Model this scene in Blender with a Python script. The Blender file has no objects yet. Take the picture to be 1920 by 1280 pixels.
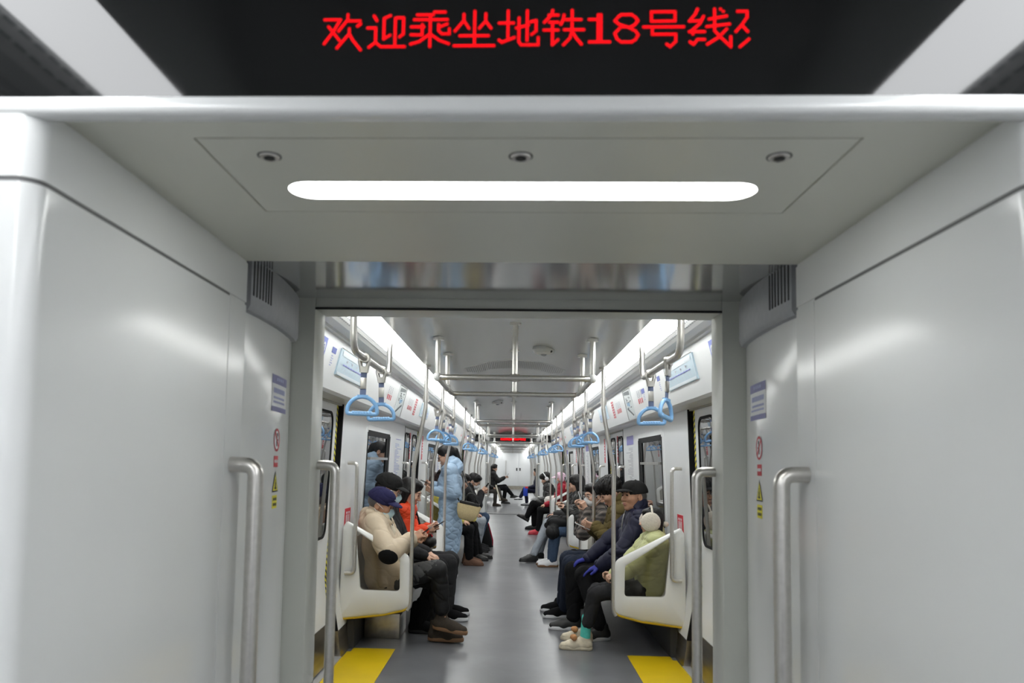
import bpy, bmesh, math, random
import numpy as np
from mathutils import Vector, Matrix
random.seed(7); RNG = np.random.default_rng(7)
S = bpy.context.scene; COL = S.collection; PI = math.pi
# ------------------------------------------------------------------ camera
EYE = 1.48
cam_d = bpy.data.cameras.new('camera'); cam = bpy.data.objects.new('camera', cam_d); COL.objects.link(cam); S.camera = cam
cam_d.sensor_fit = 'HORIZONTAL'; cam_d.sensor_width = 36; cam_d.lens = 1420 / 1920 * 36
cam_d.shift_x = (960 - 903.8) / 1920; cam_d.shift_y = (763.7 - 640) / 1920
cam_d.clip_start = .05; cam_d.clip_end = 200
_p, _y, _r = .07186, .04124, .017786            # pitch up, yaw left, roll
_f = Vector((-math.sin(_y) * math.cos(_p), math.cos(_y) * math.cos(_p), math.sin(_p)))
_ri = Vector((math.cos(_y), math.sin(_y), 0)); _up = _ri.cross(_f)
_r2 = _ri * math.cos(_r) + _up * math.sin(_r); _u2 = _up * math.cos(_r) - _ri * math.sin(_r)
cam.matrix_world = Matrix(((_r2.x, _u2.x, -_f.x, -.0069), (_r2.y, _u2.y, -_f.y, 0), (_r2.z, _u2.z, -_f.z, EYE), (0, 0, 0, 1)))
cam_d.dof.use_dof = True; cam_d.dof.focus_distance = 8.0; cam_d.dof.aperture_fstop = 4.2
# ------------------------------------------------------------------ world, exposure
S.view_settings.view_transform = 'Standard'; S.view_settings.look = 'None'; S.view_settings.gamma = 1
S.view_settings.exposure = 0.3; S.view_settings.use_curve_mapping = False
w = bpy.data.worlds.new('tunnel'); S.world = w; w.use_nodes = True
w.node_tree.nodes['Background'].inputs[0].default_value = (.01, .011, .012, 1)
cy = S.cycles; cy.use_denoising = True; cy.max_bounces = 10; cy.diffuse_bounces = 5; cy.glossy_bounces = 5
cy.transparent_max_bounces = 12; cy.sample_clamp_indirect = 6; cy.caustics_reflective = False; cy.caustics_refractive = False
LIGHT = 11.5                                     # strength of the ceiling strips

# ------------------------------------------------------------------ materials
MATS = {}
def mat(name, col, rough=.5, metal=0, spec=.5, noise=None, bump=None, aniso=0, sheen=0, coat=0, emit=None, strength=1, ior=None):
    """noise=(scale, amount, stretch) varies colour; bump=(scale, strength, stretch) roughens."""
    if name in MATS: return MATS[name]
    m = bpy.data.materials.new(name); MATS[name] = m; m.use_nodes = True
    nt = m.node_tree; b = nt.nodes['Principled BSDF']; L = nt.links.new
    c4 = (col[0], col[1], col[2], 1)
    b.inputs['Base Color'].default_value = c4; b.inputs['Roughness'].default_value = rough
    b.inputs['Metallic'].default_value = metal; b.inputs['Specular IOR Level'].default_value = spec
    if coat: b.inputs['Coat Weight'].default_value = coat; b.inputs['Coat Roughness'].default_value = .05
    if sheen: b.inputs['Sheen Weight'].default_value = sheen
    if ior: b.inputs['IOR'].default_value = ior
    if emit: b.inputs['Emission Color'].default_value = (*emit, 1); b.inputs['Emission Strength'].default_value = strength
    if noise or bump:
        tc = nt.nodes.new('ShaderNodeTexCoord')
        def nz(sc, st, det=4):
            mp = nt.nodes.new('ShaderNodeMapping'); mp.inputs['Scale'].default_value = st
            n = nt.nodes.new('ShaderNodeTexNoise'); n.inputs['Scale'].default_value = sc; n.inputs['Detail'].default_value = det
            L(tc.outputs['Object'], mp.inputs['Vector']); L(mp.outputs['Vector'], n.inputs['Vector']); return n
        if noise:
            n = nz(noise[0], noise[2] if len(noise) > 2 else (1, 1, 1))
            mx = nt.nodes.new('ShaderNodeMix'); mx.data_type = 'RGBA'
            a = noise[1]
            mx.inputs['A'].default_value = (*[max(0, c * (1 - a)) for c in col], 1)
            mx.inputs['B'].default_value = (*[min(1, c * (1 + a)) for c in col], 1)
            rp = nt.nodes.new('ShaderNodeMapRange'); rp.inputs[1].default_value = .35; rp.inputs[2].default_value = .65
            L(n.outputs['Fac'], rp.inputs[0]); L(rp.outputs[0], mx.inputs['Factor']); L(mx.outputs['Result'], b.inputs['Base Color'])
        if bump:
            n = nz(bump[0], bump[2] if len(bump) > 2 else (1, 1, 1), 3)
            bp = nt.nodes.new('ShaderNodeBump'); bp.inputs['Strength'].default_value = bump[1]; bp.inputs['Distance'].default_value = .01
            L(n.outputs['Fac'], bp.inputs['Height']); L(bp.outputs['Normal'], b.inputs['Normal'])
    return m
def glow(name, col, st):
    if name in MATS: return MATS[name]
    m = bpy.data.materials.new(name); MATS[name] = m; m.use_nodes = True; nt = m.node_tree
    nt.nodes.remove(nt.nodes['Principled BSDF']); e = nt.nodes.new('ShaderNodeEmission')
    e.inputs[0].default_value = (*col, 1); e.inputs[1].default_value = st
    nt.links.new(e.outputs[0], nt.nodes['Material Output'].inputs[0]); return m
def clear(name, tint, gl=.06):
    m = bpy.data.materials.new(name); MATS[name] = m; m.use_nodes = True; nt = m.node_tree
    nt.nodes.remove(nt.nodes['Principled BSDF'])
    t = nt.nodes.new('ShaderNodeBsdfTransparent'); t.inputs[0].default_value = (*tint, 1)
    g = nt.nodes.new('ShaderNodeBsdfGlossy'); g.inputs['Roughness'].default_value = .05
    fr = nt.nodes.new('ShaderNodeFresnel'); fr.inputs[0].default_value = 1.45
    mx = nt.nodes.new('ShaderNodeMixShader')
    nt.links.new(fr.outputs[0], mx.inputs[0]); nt.links.new(t.outputs[0], mx.inputs[1]); nt.links.new(g.outputs[0], mx.inputs[2])
    nt.links.new(mx.outputs[0], nt.nodes['Material Output'].inputs[0]); return m
WHITE = mat('white_panel', (.775, .785, .775), .17, 0, .5, noise=(1.3, .02))
WALLW = mat('wall_paint', (.78, .79, .80), .3, 0, .5, noise=(1.1, .02))
SOFFIT = mat('soffit_paint', (.68, .68, .60), .3, 0, .5, noise=(1.5, .02))
GREYCAP = mat('grey_plastic', (.36, .37, .39), .45, noise=(40, .04))
DARK = mat('dark_gap', (.02, .02, .02), .6)
STEEL = mat('brushed_steel', (.60, .58, .55), .3, 1, noise=(30, .06, (1, 1, .05)))
TUBE = mat('satin_tube', (.64, .62, .59), .33, 1, noise=(60, .04))
CEIL = mat('ceiling_metal', (.74, .755, .75), .24, .45, noise=(4, .03, (1, .1, 1)))
PLATE = mat('gangway_plate', (.56, .57, .56), .12, .55)
KICK = mat('kick_plate', (.40, .37, .32), .3, 1, noise=(25, .1, (1, .06, 1)))
RUBBER = mat('black_rubber', (.010, .010, .011), .75, 0, .2)
BLACKGLASS = mat('black_acrylic', (.006, .0065, .0065), .06, 0, .42)
PANE = mat('dark_window_glass', (.012, .014, .016), .015, 0, 1.0, ior=2.0)
SEATW = mat('seat_shell_white', (.80, .80, .78), .22, noise=(2, .015))
YELLOW = mat('yellow_vinyl', (.72, .50, .005), .42, noise=(3, .05))
YTRIM = mat('yellow_trim', (.62, .42, .02), .4)
BLUE = mat('light_blue_plastic', (.25, .48, .80), .3, noise=(20, .04))
STRAP = mat('strap_webbing', (.16, .20, .33), .6, bump=(300, .2))
INKB = mat('ink_blue', (.08, .11, .42), .5); INKG = mat('ink_grey', (.35, .36, .42), .6)
INKR = mat('ink_red', (.62, .03, .05), .5); INKY = mat('ink_yellow', (.80, .72, .03), .5); INKK = mat('ink_black', (.02, .02, .02), .5)
PAPER = mat('sticker_white', (.80, .81, .84), .45); INKP = mat('ink_pale_blue', (.42, .45, .68), .6)
REDLED = glow('led_red', (1, .004, .008), 2.0)
STRIPN = glow('near_lamp_diffuser', (.96, .98, 1), LIGHT * 1.08)
STRIP = glow('lamp_diffuser', (.985, 1, .975), LIGHT)
LAMP2 = glow('portal_lamp_diffuser', (.985, 1, .98), 10)
VENTM = mat('vent_white', (.90, .91, .91), .35)
SKIN = mat('skin', (.56, .33, .23), .5, noise=(30, .06)); SKIND = mat('skin_tan', (.47, .25, .155), .5, noise=(30, .06))
LIPS = mat('lips', (.36, .14, .12), .45); HAIR = mat('black_hair', (.009, .008, .008), .55, 0, .3, noise=(90, .5, (1, 1, .2)), bump=(120, .15, (1, 1, .15)))
EYEM = mat('dark_eye', (.02, .015, .012), .25)

# floor: grey speckled vinyl with scuffs
FLOOR = bpy.data.materials.new('grey_vinyl_floor'); FLOOR.use_nodes = True
def _floor():
    nt = FLOOR.node_tree; b = nt.nodes['Principled BSDF']; L = nt.links.new
    tc = nt.nodes.new('ShaderNodeTexCoord')
    n1 = nt.nodes.new('ShaderNodeTexNoise'); n1.inputs['Scale'].default_value = 1.6; n1.inputs['Detail'].default_value = 5; n1.inputs['Roughness'].default_value = .6
    L(tc.outputs['Object'], n1.inputs['Vector'])
    cr = nt.nodes.new('ShaderNodeValToRGB'); e = cr.color_ramp.elements
    e[0].position = .36; e[0].color = (.122, .124, .133, 1); e[1].position = .64; e[1].color = (.172, .175, .187, 1)
    L(n1.outputs[0], cr.inputs[0]); L(cr.outputs[0], b.inputs['Base Color'])
    b.inputs['Roughness'].default_value = .3
_floor()
# hazard tape: black and yellow diagonals
HAZ = bpy.data.materials.new('hazard_tape'); HAZ.use_nodes = True
def _haz():
    nt = HAZ.node_tree; b = nt.nodes['Principled BSDF']; L = nt.links.new
    tc = nt.nodes.new('ShaderNodeTexCoord'); mp = nt.nodes.new('ShaderNodeMapping'); mp.inputs['Rotation'].default_value = (.62, 0, 0)
    wv = nt.nodes.new('ShaderNodeTexWave'); wv.bands_direction = 'Z'; wv.inputs['Scale'].default_value = 9
    cr = nt.nodes.new('ShaderNodeValToRGB'); cr.color_ramp.interpolation = 'CONSTANT'
    e = cr.color_ramp.elements; e[0].color = (.75, .68, .03, 1); e[1].position = .55; e[1].color = (.02, .02, .02, 1)
    L(tc.outputs['Object'], mp.inputs[0]); L(mp.outputs[0], wv.inputs[0]); L(wv.outputs['Fac'], cr.inputs[0]); L(cr.outputs[0], b.inputs['Base Color'])
_haz()
GLASSP = clear('tinted_partition_glass', (.86, .84, .80))

# ------------------------------------------------------------------ mesh helpers
def link(o, parent=None):
    COL.objects.link(o)
    if parent is not None: o.parent = parent
    return o
class MB:
    """Collects shapes into one mesh."""
    def __init__(s): s.v = []; s.f = []
    def add(s, v, f):
        n = len(s.v); s.v += [tuple(p) for p in v]; s.f += [tuple(i + n for i in q) for q in f]; return s
    def box(s, x0, x1, y0, y1, z0, z1):
        x0, x1 = min(x0, x1), max(x0, x1); y0, y1 = min(y0, y1), max(y0, y1)
        v = [(x, y, z) for z in (z0, z1) for y in (y0, y1) for x in (x0, x1)]
        return s.add(v, [(0, 2, 3, 1), (4, 5, 7, 6), (0, 1, 5, 4), (2, 6, 7, 3), (0, 4, 6, 2), (1, 3, 7, 5)])
    def obox(s, c, ax, ay, az):
        c, ax, ay, az = map(Vector, (c, ax, ay, az))
        v = [c + ax * i + ay * j + az * k for k in (-1, 1) for j in (-1, 1) for i in (-1, 1)]
        return s.add(v, [(0, 2, 3, 1), (4, 5, 7, 6), (0, 1, 5, 4), (2, 6, 7, 3), (0, 4, 6, 2), (1, 3, 7, 5)])
    def prism(s, poly, d):
        """poly: list of 3-D points (planar), extruded along vector d."""
        n = len(poly); d = Vector(d); a = [Vector(p) for p in poly]; b = [p + d for p in a]
        s.add(a + b, [tuple(range(n - 1, -1, -1)), tuple(range(n, 2 * n))] + [(i, (i + 1) % n, n + (i + 1) % n, n + i) for i in range(n)]); return s
    def loft(s, rings, closed=True, caps=True):
        n = len(rings[0]); v = [p for r in rings for p in r]; f = []
        for k in range(len(rings) - 1):
            for i in range(n if closed else n - 1):
                j = (i + 1) % n; f.append((k * n + i, k * n + j, (k + 1) * n + j, (k + 1) * n + i))
        if caps and closed: f += [tuple(range(n - 1, -1, -1)), tuple(range((len(rings) - 1) * n, len(rings) * n))]
        return s.add(v, f)
    def tube(s, path, r, n=12, closed=False, caps=True):
        P = [Vector(p) for p in path]; m = len(P); rs = r if isinstance(r, (list, tuple)) else [r] * m
        rings = []; prev = None
        for i in range(m):
            if closed: t = (P[(i + 1) % m] - P[i - 1])
            else: t = (P[min(i + 1, m - 1)] - P[max(i - 1, 0)])
            t.normalize()
            if prev is None:
                a = Vector((0, 0, 1)) if abs(t.z) < .9 else Vector((1, 0, 0)); prev = t.cross(a).normalized()
            u = (prev - t * prev.dot(t)).normalized(); prev = u; w_ = t.cross(u)
            rings.append([P[i] + (u * math.cos(2 * PI * k / n) + w_ * math.sin(2 * PI * k / n)) * rs[i] for k in range(n)])
        if closed: rings.append(rings[0])
        return s.loft(rings, True, caps and not closed)
    def disc(s, c, nrm, r, t=.002, n=16):
        nrm = Vector(nrm).normalized(); return s.tube([Vector(c), Vector(c) + nrm * t], r, n)
    def ball(s, c, r, M=None, n=10, m=7):
        r = r if isinstance(r, (tuple, list)) else (r, r, r); rings = []
        for j in range(m + 1):
            th = PI * j / m; rings.append([Vector((r[0] * math.sin(th) * math.cos(2 * PI * i / n), r[1] * math.sin(th) * math.sin(2 * PI * i / n), r[2] * math.cos(th))) for i in range(n)])
        c = Vector(c)
        rings = [[(M @ (p + c) if M is not None else p + c) for p in q] for q in rings]
        return s.loft(rings[::-1], True, False)
    def build(s, name, m, parent=None, smooth=None, bevel=0, loc=None):
        me = bpy.data.meshes.new(name); me.from_pydata(s.v, [], s.f)
        bm = bmesh.new(); bm.from_mesh(me)
        if bevel:
            es = [e for e in bm.edges if e.is_manifold and e.calc_face_angle(0) > .6]
            bmesh.ops.bevel(bm, geom=es, offset=bevel, segments=2, profile=.6, affect='EDGES', clamp_overlap=True)
        bmesh.ops.recalc_face_normals(bm, faces=bm.faces[:]); bm.to_mesh(me); bm.free()
        ang = smooth if smooth is not None else .7
        me.polygons.foreach_set('use_smooth', [True] * len(me.polygons)); me.set_sharp_from_angle(angle=ang)
        me.materials.append(m)
        o = bpy.data.objects.new(name, me)
        if loc is not None: o.location = loc
        return link(o, parent)
def fillet(P, r, n=6):
    """Round the corners of a polyline."""
    P = [Vector(p) for p in P]; out = [P[0]]
    for i in range(1, len(P) - 1):
        a, b, c = P[i - 1], P[i], P[i + 1]; u = (a - b); v = (c - b); la, lc = u.length, v.length; u.normalize(); v.normalize()
        ang = u.angle(v)
        if ang > PI - .02: out.append(b); continue
        d = min(r / math.tan(ang / 2), la * .49, lc * .49); p0, p1 = b + u * d, b + v * d
        for k in range(n + 1):
            t = k / n; out.append(p0 * (1 - t) ** 2 + b * 2 * t * (1 - t) + p1 * t * t)
    out.append(P[-1]); return out
def rrect(w, h, r, n=5):
    pts = []
    for cx, cy, a0 in ((w / 2 - r, h / 2 - r, 0), (-w / 2 + r, h / 2 - r, PI / 2), (-w / 2 + r, -h / 2 + r, PI), (w / 2 - r, -h / 2 + r, 1.5 * PI)):
        for k in range(n + 1):
            a = a0 + PI / 2 * k / n; pts.append((cx + r * math.cos(a), cy + r * math.sin(a)))
    return pts
def tag(o, label=None, cat=None, group=None, kind=None):
    if label: o['label'] = label
    if cat: o['category'] = cat
    if group: o['group'] = group
    if kind: o['kind'] = kind
    return o
def thing(name, label, cat, loc=(0, 0, 0), rotz=0, group=None):
    o = bpy.data.objects.new(name, None); o.empty_display_size = .1; link(o); o.location = loc; o.rotation_euler = (0, 0, rotz)
    return tag(o, label, cat, group)
def kids(o): return [c for c in bpy.data.objects if c.parent is o]
def dup(root, loc, rotz=None, label=None, group=None, mirror=False):
    r = root.copy(); COL.objects.link(r); r.location = loc
    if rotz is not None: r.rotation_euler = (0, 0, rotz)
    if mirror: r.scale = (-r.scale[0], r.scale[1], r.scale[2])
    if label: r['label'] = label
    if group: r['group'] = group
    for ch in kids(root):
        c = ch.copy(); COL.objects.link(c); c.parent = r
        for g in kids(ch):
            d = g.copy(); COL.objects.link(d); d.parent = c
    return r
def struct(o): o['kind'] = 'structure'; return o
# ------------------------------------------------------------------ the setting
PITCH = 4.86; C1 = 4.97                        # door spacing, centre of the first door
CAR_Y0, CAR_Y1 = 2.90, 20.9
DOORS = [C1 + PITCH * i for i in range(4)]
def ip(tab, z):
    for (a, x0), (b, x1) in zip(tab, tab[1:]):
        if z <= b: return x0 + (x1 - x0) * (z - a) / (b - a)
    return tab[-1][1]
WPROF = [(0, 1.285), (.2, 1.295), (.3, 1.325), (.6, 1.355), (1.0, 1.335), (1.6, 1.312), (1.93, 1.30)]
def wx(z): return ip(WPROF, z)
ZS = [.2, .3, .45, .6, .8, 1.0, 1.3, 1.6, 1.93]
def wallseg(mb, s, y0, y1, off=0, zs=ZS, th=.06):
    """a slab that follows the bulged side wall"""
    rings = []
    for z in zs:
        x = wx(z) + off; rings.append([(s * x, y0, z), (s * x, y1, z), (s * (x + th), y1, z), (s * (x + th), y0, z)])
    mb.loft(rings)
# floor
struct(MB().box(-1.5, 1.5, -6, 43, -.1, 0).build('floor', FLOOR))
# ceiling profile, from the middle outwards
CP = [(0, 2.335), (.22, 2.32), (.42, 2.255), (.58, 2.235), (.72, 2.245)]
def ceiling(name, y0, y1):
    prof = [(-x, z) for x, z in CP[::-1]] + CP[1:]
    ring = prof + [(.735, 2.42), (-.735, 2.42)]
    n = 10; mb = MB().loft([[(x, y0 + (y1 - y0) * i / n, z) for x, z in ring] for i in range(n + 1)])
    return struct(mb.build(name, CEIL, smooth=.6))
ceiling('ceiling', CAR_Y0, CAR_Y1); ceiling('ceiling', -6, 1.16); ceiling('ceiling', 22.7, 42.2)
COVE = [(1.40, 1.915), (1.325, 1.90), (1.185, 1.902), (1.168, 1.92), (1.092, 2.225), (1.088, 2.230), (1.06, 2.228), (1.05, 2.240), (.982, 2.240), (.982, 2.33), (1.40, 2.33)]
def cove(name, s, y0, y1):
    return struct(MB().loft([[(s * x, y, z) for x, z in COVE] for y in (y0, y1)]).build(name, WALLW, smooth=.3))
tn = [0]
def trim(mb, m, bevel=0, smooth=None, parent=None):
    tn[0] += 1; return struct(mb.build('trim_%d' % tn[0], m, parent, bevel=bevel, smooth=smooth))
wi = [0]; di = [0]
for car, (y0, y1, doors) in enumerate(((CAR_Y0, CAR_Y1, DOORS), (22.7, 42.2, [24.35, 29.2, 34.1, 38.9]), (-6, 1.12, [-2.2]))):
    for s, nm in ((-1, 'left'), (1, 'right')):
        mb = MB(); kk = MB(); edges = [y0]
        for c in doors: edges += [c - .77, c + .77]
        edges.append(y1)
        for a, b in zip(edges[::2], edges[1::2]):
            if b - a > .05:
                wallseg(mb, s, a, b)
                kk.prism([(s * 1.27, a, .002), (s * 1.30, a, .215), (s * 1.36, a, .215), (s * 1.36, a, .002)], (0, b - a, 0))
        struct(mb.build('wall_' + nm, WALLW, smooth=.5))
        struct(kk.build('baseboard_' + nm, KICK))
        tn[0] += 1; cove('trim_%d' % tn[0], s, y0, y1)
        if car == 2: continue
        for c in doors:                                           # doors: two leaves each
            di[0] += 1
            d = struct(thing('door_%d' % di[0], None, None, (0, c, 0)))
            for q in (-1, 1):
                lf = MB(); rings = []
                for z in [.28, .45, .6, .8, 1.0, 1.3, 1.6, 1.9]:
                    x = wx(z) + .03; a, b = sorted((q * .006, q * .70)); rings.append([(s * x, a, z), (s * x, b, z), (s * (x + .035), b, z), (s * (x + .035), a, z)])
                leaf = lf.loft(rings).build('leaf', WALLW, d, smooth=.5)
                k2 = MB().prism([(s * 1.305, min(q * .006, q * .70), .03), (s * 1.345, min(q * .006, q * .70), .28), (s * 1.37, min(q * .006, q * .70), .28), (s * 1.37, min(q * .006, q * .70), .03)], (0, .694, 0)).build('kick_plate', KICK, d)
                # window: frame and pane lie on the slanted upper leaf
                xb, xt = wx(.92) + .03, wx(1.82) + .03; cen = Vector((s * (xb + xt) / 2, q * .34, 1.37)); uz = Vector((s * (xt - xb), 0, .90)).normalized(); nn = Vector((-s, 0, 0))
                def ring(w_, h_, r_, off): return [cen + Vector((0, 1, 0)) * a + uz * b + nn * off for a, b in rrect(w_, h_, r_)]
                MB().loft([ring(.43, .92, .09, .0), ring(.43, .92, .09, .010), ring(.395, .885, .075, .010), ring(.395, .885, .075, .002)], caps=False).build('window_frame', RUBBER, leaf)
                MB().prism(ring(.40, .89, .075, .003), nn * .002).build('pane', PANE, leaf)
                # rubber edge with hazard tape beside it
                hb = MB(); rb = MB(); hr = []; rr = []
                for z in [.2, .3, .45, .6, .8, 1.0, 1.3, 1.6, 1.9]:
                    x = wx(z) + .028; hr.append([(s * (x - .002), q * .672, z), (s * (x - .002), q * .70, z), (s * (x + .01), q * .70, z), (s * (x + .01), q * .672, z)])
                    rr.append([(s * (x + .015), q * .70, z), (s * (x + .015), q * .775, z), (s * (x + .04), q * .775, z), (s * (x + .04), q * .70, z)])
                se = [[(s * (wx(z) - .001), q * .750, z), (s * (wx(z) - .001), q * .7715, z), (s * (wx(z) + .05), q * .7715, z), (s * (wx(z) + .05), q * .750, z)] for z in [.2, .45, .8, 1.3, 1.9]]
                rb.loft(se); hb.loft(hr).build('hazard_strip', HAZ, d); rb.loft(rr).build('rubber_seal', RUBBER, d)
            MB().box(s * 1.262, s * 1.37, -.77, .77, 0, .012).build('threshold', mat('threshold_aluminium', (.62, .62, .63), .45, .6), d)
            # wall above and beside the leaves inside the recess
            MB().box(s * 1.31, s * 1.40, -.77, .77, 1.888, 1.905).build('header', mat('door_header', (.40, .39, .34), .4), d)
        # windows between the doors
        for a, b in zip(doors, doors[1:]):
            wi[0] += 1; m_ = (a + b) / 2; d = struct(thing('window_%d' % wi[0], None, None, (0, m_, 0)))
            ya, yb, za, zb = a + 1.73 - m_, a + 2.98 - m_, .92, 1.75
            if car == 1: ya, yb = -.6, .6
            xb, xt = wx(za), wx(zb); cen = Vector((s * (xb + xt) / 2, (ya + yb) / 2, (za + zb) / 2)); uz = Vector((s * (xt - xb), 0, zb - za)).normalized(); nn = Vector((-s, 0, 0)); h_ = (Vector((xt - xb, 0, zb - za))).length; w_ = yb - ya
            def ring(e, r_, off): return [cen + Vector((0, 1, 0)) * p + uz * q + nn * off for p, q in rrect(w_ - 2 * e, h_ - 2 * e, r_)]
            MB().loft([ring(-.05, .1, .0), ring(-.045, .1, .008), ring(.0, .07, .010), ring(.01, .06, .002)], caps=False).build('window_frame', WALLW, d)
            MB().prism(ring(.0, .07, .0015), nn * .002).build('pane', PANE, d)
            rb = MB()
            for yy, ww in ((yb - .05, .05), (yb - .17, .04), (ya + .02, .02)):
                c0 = cen + Vector((0, yy - (ya + yb) / 2, 0)) + nn * .006; rb.obox(c0, uz * (h_ / 2 - .02), Vector((0, ww, 0)), nn * .006)
            rb.obox(cen + uz * (h_ / 2 - .025) + nn * .006, uz * .025, Vector((0, w_ / 2 - .03, 0)), nn * .006)
            rb.build('rubber_mullion', RUBBER, d)
            MB().obox(cen + uz * .16 + nn * .010, uz * .012, Vector((0, w_ / 2 - .14, 0)), nn * .010).build('sash_rail', STEEL, d)

# ---- near portal: the end wall of the car the photographer stands in
PX, PY0, PY1, PZ = .745, 1.10, 2.02, 2.02
def portal_side(s, y0, y1, z0, z1, r=.036, grow=0.0, back=None):
    """plan outline of a cabinet with a rounded aisle corner, extruded in height"""
    x = PX - grow; pts = [(1.36, y0 - grow), (x + r, y0 - grow)]
    pts += [(x + r - r * math.sin(a), y0 - grow + r - r * math.cos(a)) for a in [PI / 2 * k / 8 for k in range(1, 9)]]
    pts += [(x, y1), (1.36, y1)]
    mb = MB(); n = len(pts)
    return mb.prism([(s * p, q, z0) for p, q in pts], (0, 0, z1 - z0))
for s, nm in ((-1, 'left'), (1, 'right')):
    struct(portal_side(s, PY0 + .004, PY1, 0, 2.05).build('wall_cabinet_' + nm, WHITE, smooth=.5))
    struct(portal_side(s, PY0 + .003, PY1, 1.904, 2.012, grow=.004).build('wall_cabinet_upper_' + nm, WHITE, smooth=.5))
    d = portal_side(s, PY0 + .003, 1.90, .02, 1.896, grow=.004).build('door_cabinet_' + nm, WHITE, smooth=.5); struct(d)
    trim(portal_side(s, PY0 + .003, 1.902, 1.895, 1.905, grow=.0022), mat('groove_grey', (.16, .16, .16), .6), smooth=.5)
    trim(MB().box(s * .741, s * .75, 1.906, PY1, .0, 1.896), WHITE)
# wall above the portal behind the display, front lip, soffit with access panel
struct(MB().box(-1.4, 1.4, 1.13, 1.2, 2.03, 2.5).build('wall_front', DARK))
lip = [(1.098, 2.027), (1.096, 2.016)] + [(1.106 - .010 * math.cos(a), 2.010 - .010 * math.sin(a)) for a in (0, .5, 1.0, 1.57)] + [(1.125, 2.000), (1.132, 2.004), (1.132, 2.03)]
trim(MB().loft([[(x, y, z) for y, z in lip] for x in (-1.36, 1.36)]), WHITE, smooth=.6)
sf = MB(); ax0, ax1, ay0, ay1 = -.553, .557, 1.232, 1.604; g = .004
sf.box(-.75, .75, 1.12, ay0 - g, 2.02, 2.06).box(-.75, .75, ay1 + g, PY1, 2.02, 2.06).box(-.75, ax0 - g, ay0 - g, ay1 + g, 2.02, 2.06).box(ax1 + g, .75, ay0 - g, ay1 + g, 2.02, 2.06)
so = sf.build('ceiling_portal', SOFFIT); struct(so)
struct(MB().box(-.6, .6, 1.2, 1.65, 2.04, 2.05).build('ceiling_portal_backing', DARK))
ap = thing('access_panel', 'flat grey access panel with three screws in the ceiling of the near gangway portal', 'panel', (0, 1.418, 2.02))
pl = MB()
# plate split around the lamp slot
lw, lh = .465, .048; ly = 1.478 - 1.418
x0, x1, yy0, yy1 = ax0, ax1, ay0 - 1.418, ay1 - 1.418
slot = [(a, b + ly) for a, b in rrect(lw * 2 + .0, lh * 2, lh * .999, 8)]
outer = []
for a, b in slot:                                              # same angular count as the slot
    dx, dy = a, b - ly; t = 1e9
    if dx > 1e-6: t = min(t, x1 / dx)
    if dx < -1e-6: t = min(t, x0 / dx)
    if dy > 1e-6: t = min(t, (yy1 - ly) / dy)
    if dy < -1e-6: t = min(t, (yy0 - ly) / dy)
    outer.append((a * t, ly + dy * t))
for cx_, cy_ in ((x1, yy1), (x0, yy1), (x0, yy0), (x1, yy0)):  # pull the nearest outline point onto each corner
    i = min(range(len(outer)), key=lambda k: (outer[k][0] - cx_) ** 2 + (outer[k][1] - cy_) ** 2); outer[i] = (cx_, cy_)
pl.loft([[(a, b, 0.018) for a, b in slot], [(a, b, 0) for a, b in slot], [(a, b, 0) for a, b in outer], [(a, b, .018) for a, b in outer]], caps=False)
pl.build('plate', SOFFIT, ap, smooth=.3)
for x in (-.45, .0, .45):
    o = MB().tube([(x, 1.305 - 1.418, .0), (x, 1.305 - 1.418, -.004)], [.0195, .017], 16).build('screw', STEEL, ap)
    MB().tube([(x, 1.305 - 1.418, .0), (x, 1.305 - 1.418, -.001)], .0215, 16).build('recess_ring', DARK, o)
    MB().tube([(x, 1.305 - 1.418, -.004), (x, 1.305 - 1.418, -.0055)], .0105, 6).build('hex_socket', DARK, o)
lamp = thing('portal_lamp', 'long white rounded strip lamp glowing in the ceiling of the near portal', 'lamp', (0, 1.478, 2.02))
MB().prism([(a, b, 0) for a, b in rrect(lw * 2, lh * 2, lh * .999, 8)], (0, 0, .012)).build('diffuser', LAMP2, lamp)

# ---- gangway between the cars
GX = [(2.02, .795), (2.1, .782), (2.2, .776), (2.3, .775), (2.4, .777), (2.5, .784), (2.6, .795), (2.68, .810), (2.745, .83)]
for s, nm in ((-1, 'left'), (1, 'right')):
    ring = lambda off, z: [(s * (x - off), y, z) for y, x in GX] + [(s * .95, 2.745, z), (s * .95, 2.02, z)]
    struct(MB().loft([ring(0, 0), ring(0, 2.1)]).build('wall_gangway_' + nm, WHITE, smooth=.5))
    cap = thing('vent_cap', 'curved grey plastic vent cap with slots above the %s gangway panel' % nm, 'vent', (0, 0, 0))
    cr = lambda off, z: [(s * (x - off), y, z) for y, x in GX[1:-1]] + [(s * .9, GX[-2][0], z), (s * .9, GX[1][0], z)]
    MB().loft([cr(.0, 1.898), cr(.016, 1.900), cr(.024, 1.915), cr(.024, 2.055), cr(.006, 2.068)]).build('shell', GREYCAP, cap, smooth=.5)
    sl = MB()
    for k in range(7):
        y = 2.115 + k * .023; x = ip(GX, y) - .0235; sl.box(s * (x - .002), s * (x + .004), y, y + .009, 1.945, 2.05)
    sl.build('slots', DARK, cap)
struct(MB().loft([[(-.82, 2.035, 2.043), (.82, 2.035, 2.043), (.82, 2.035, 2.06), (-.82, 2.035, 2.06)], [(-.82, 2.745, 2.076), (.82, 2.745, 2.076), (.82, 2.745, 2.09), (-.82, 2.745, 2.09)]]).build('ceiling_gangway', PLATE))
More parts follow.
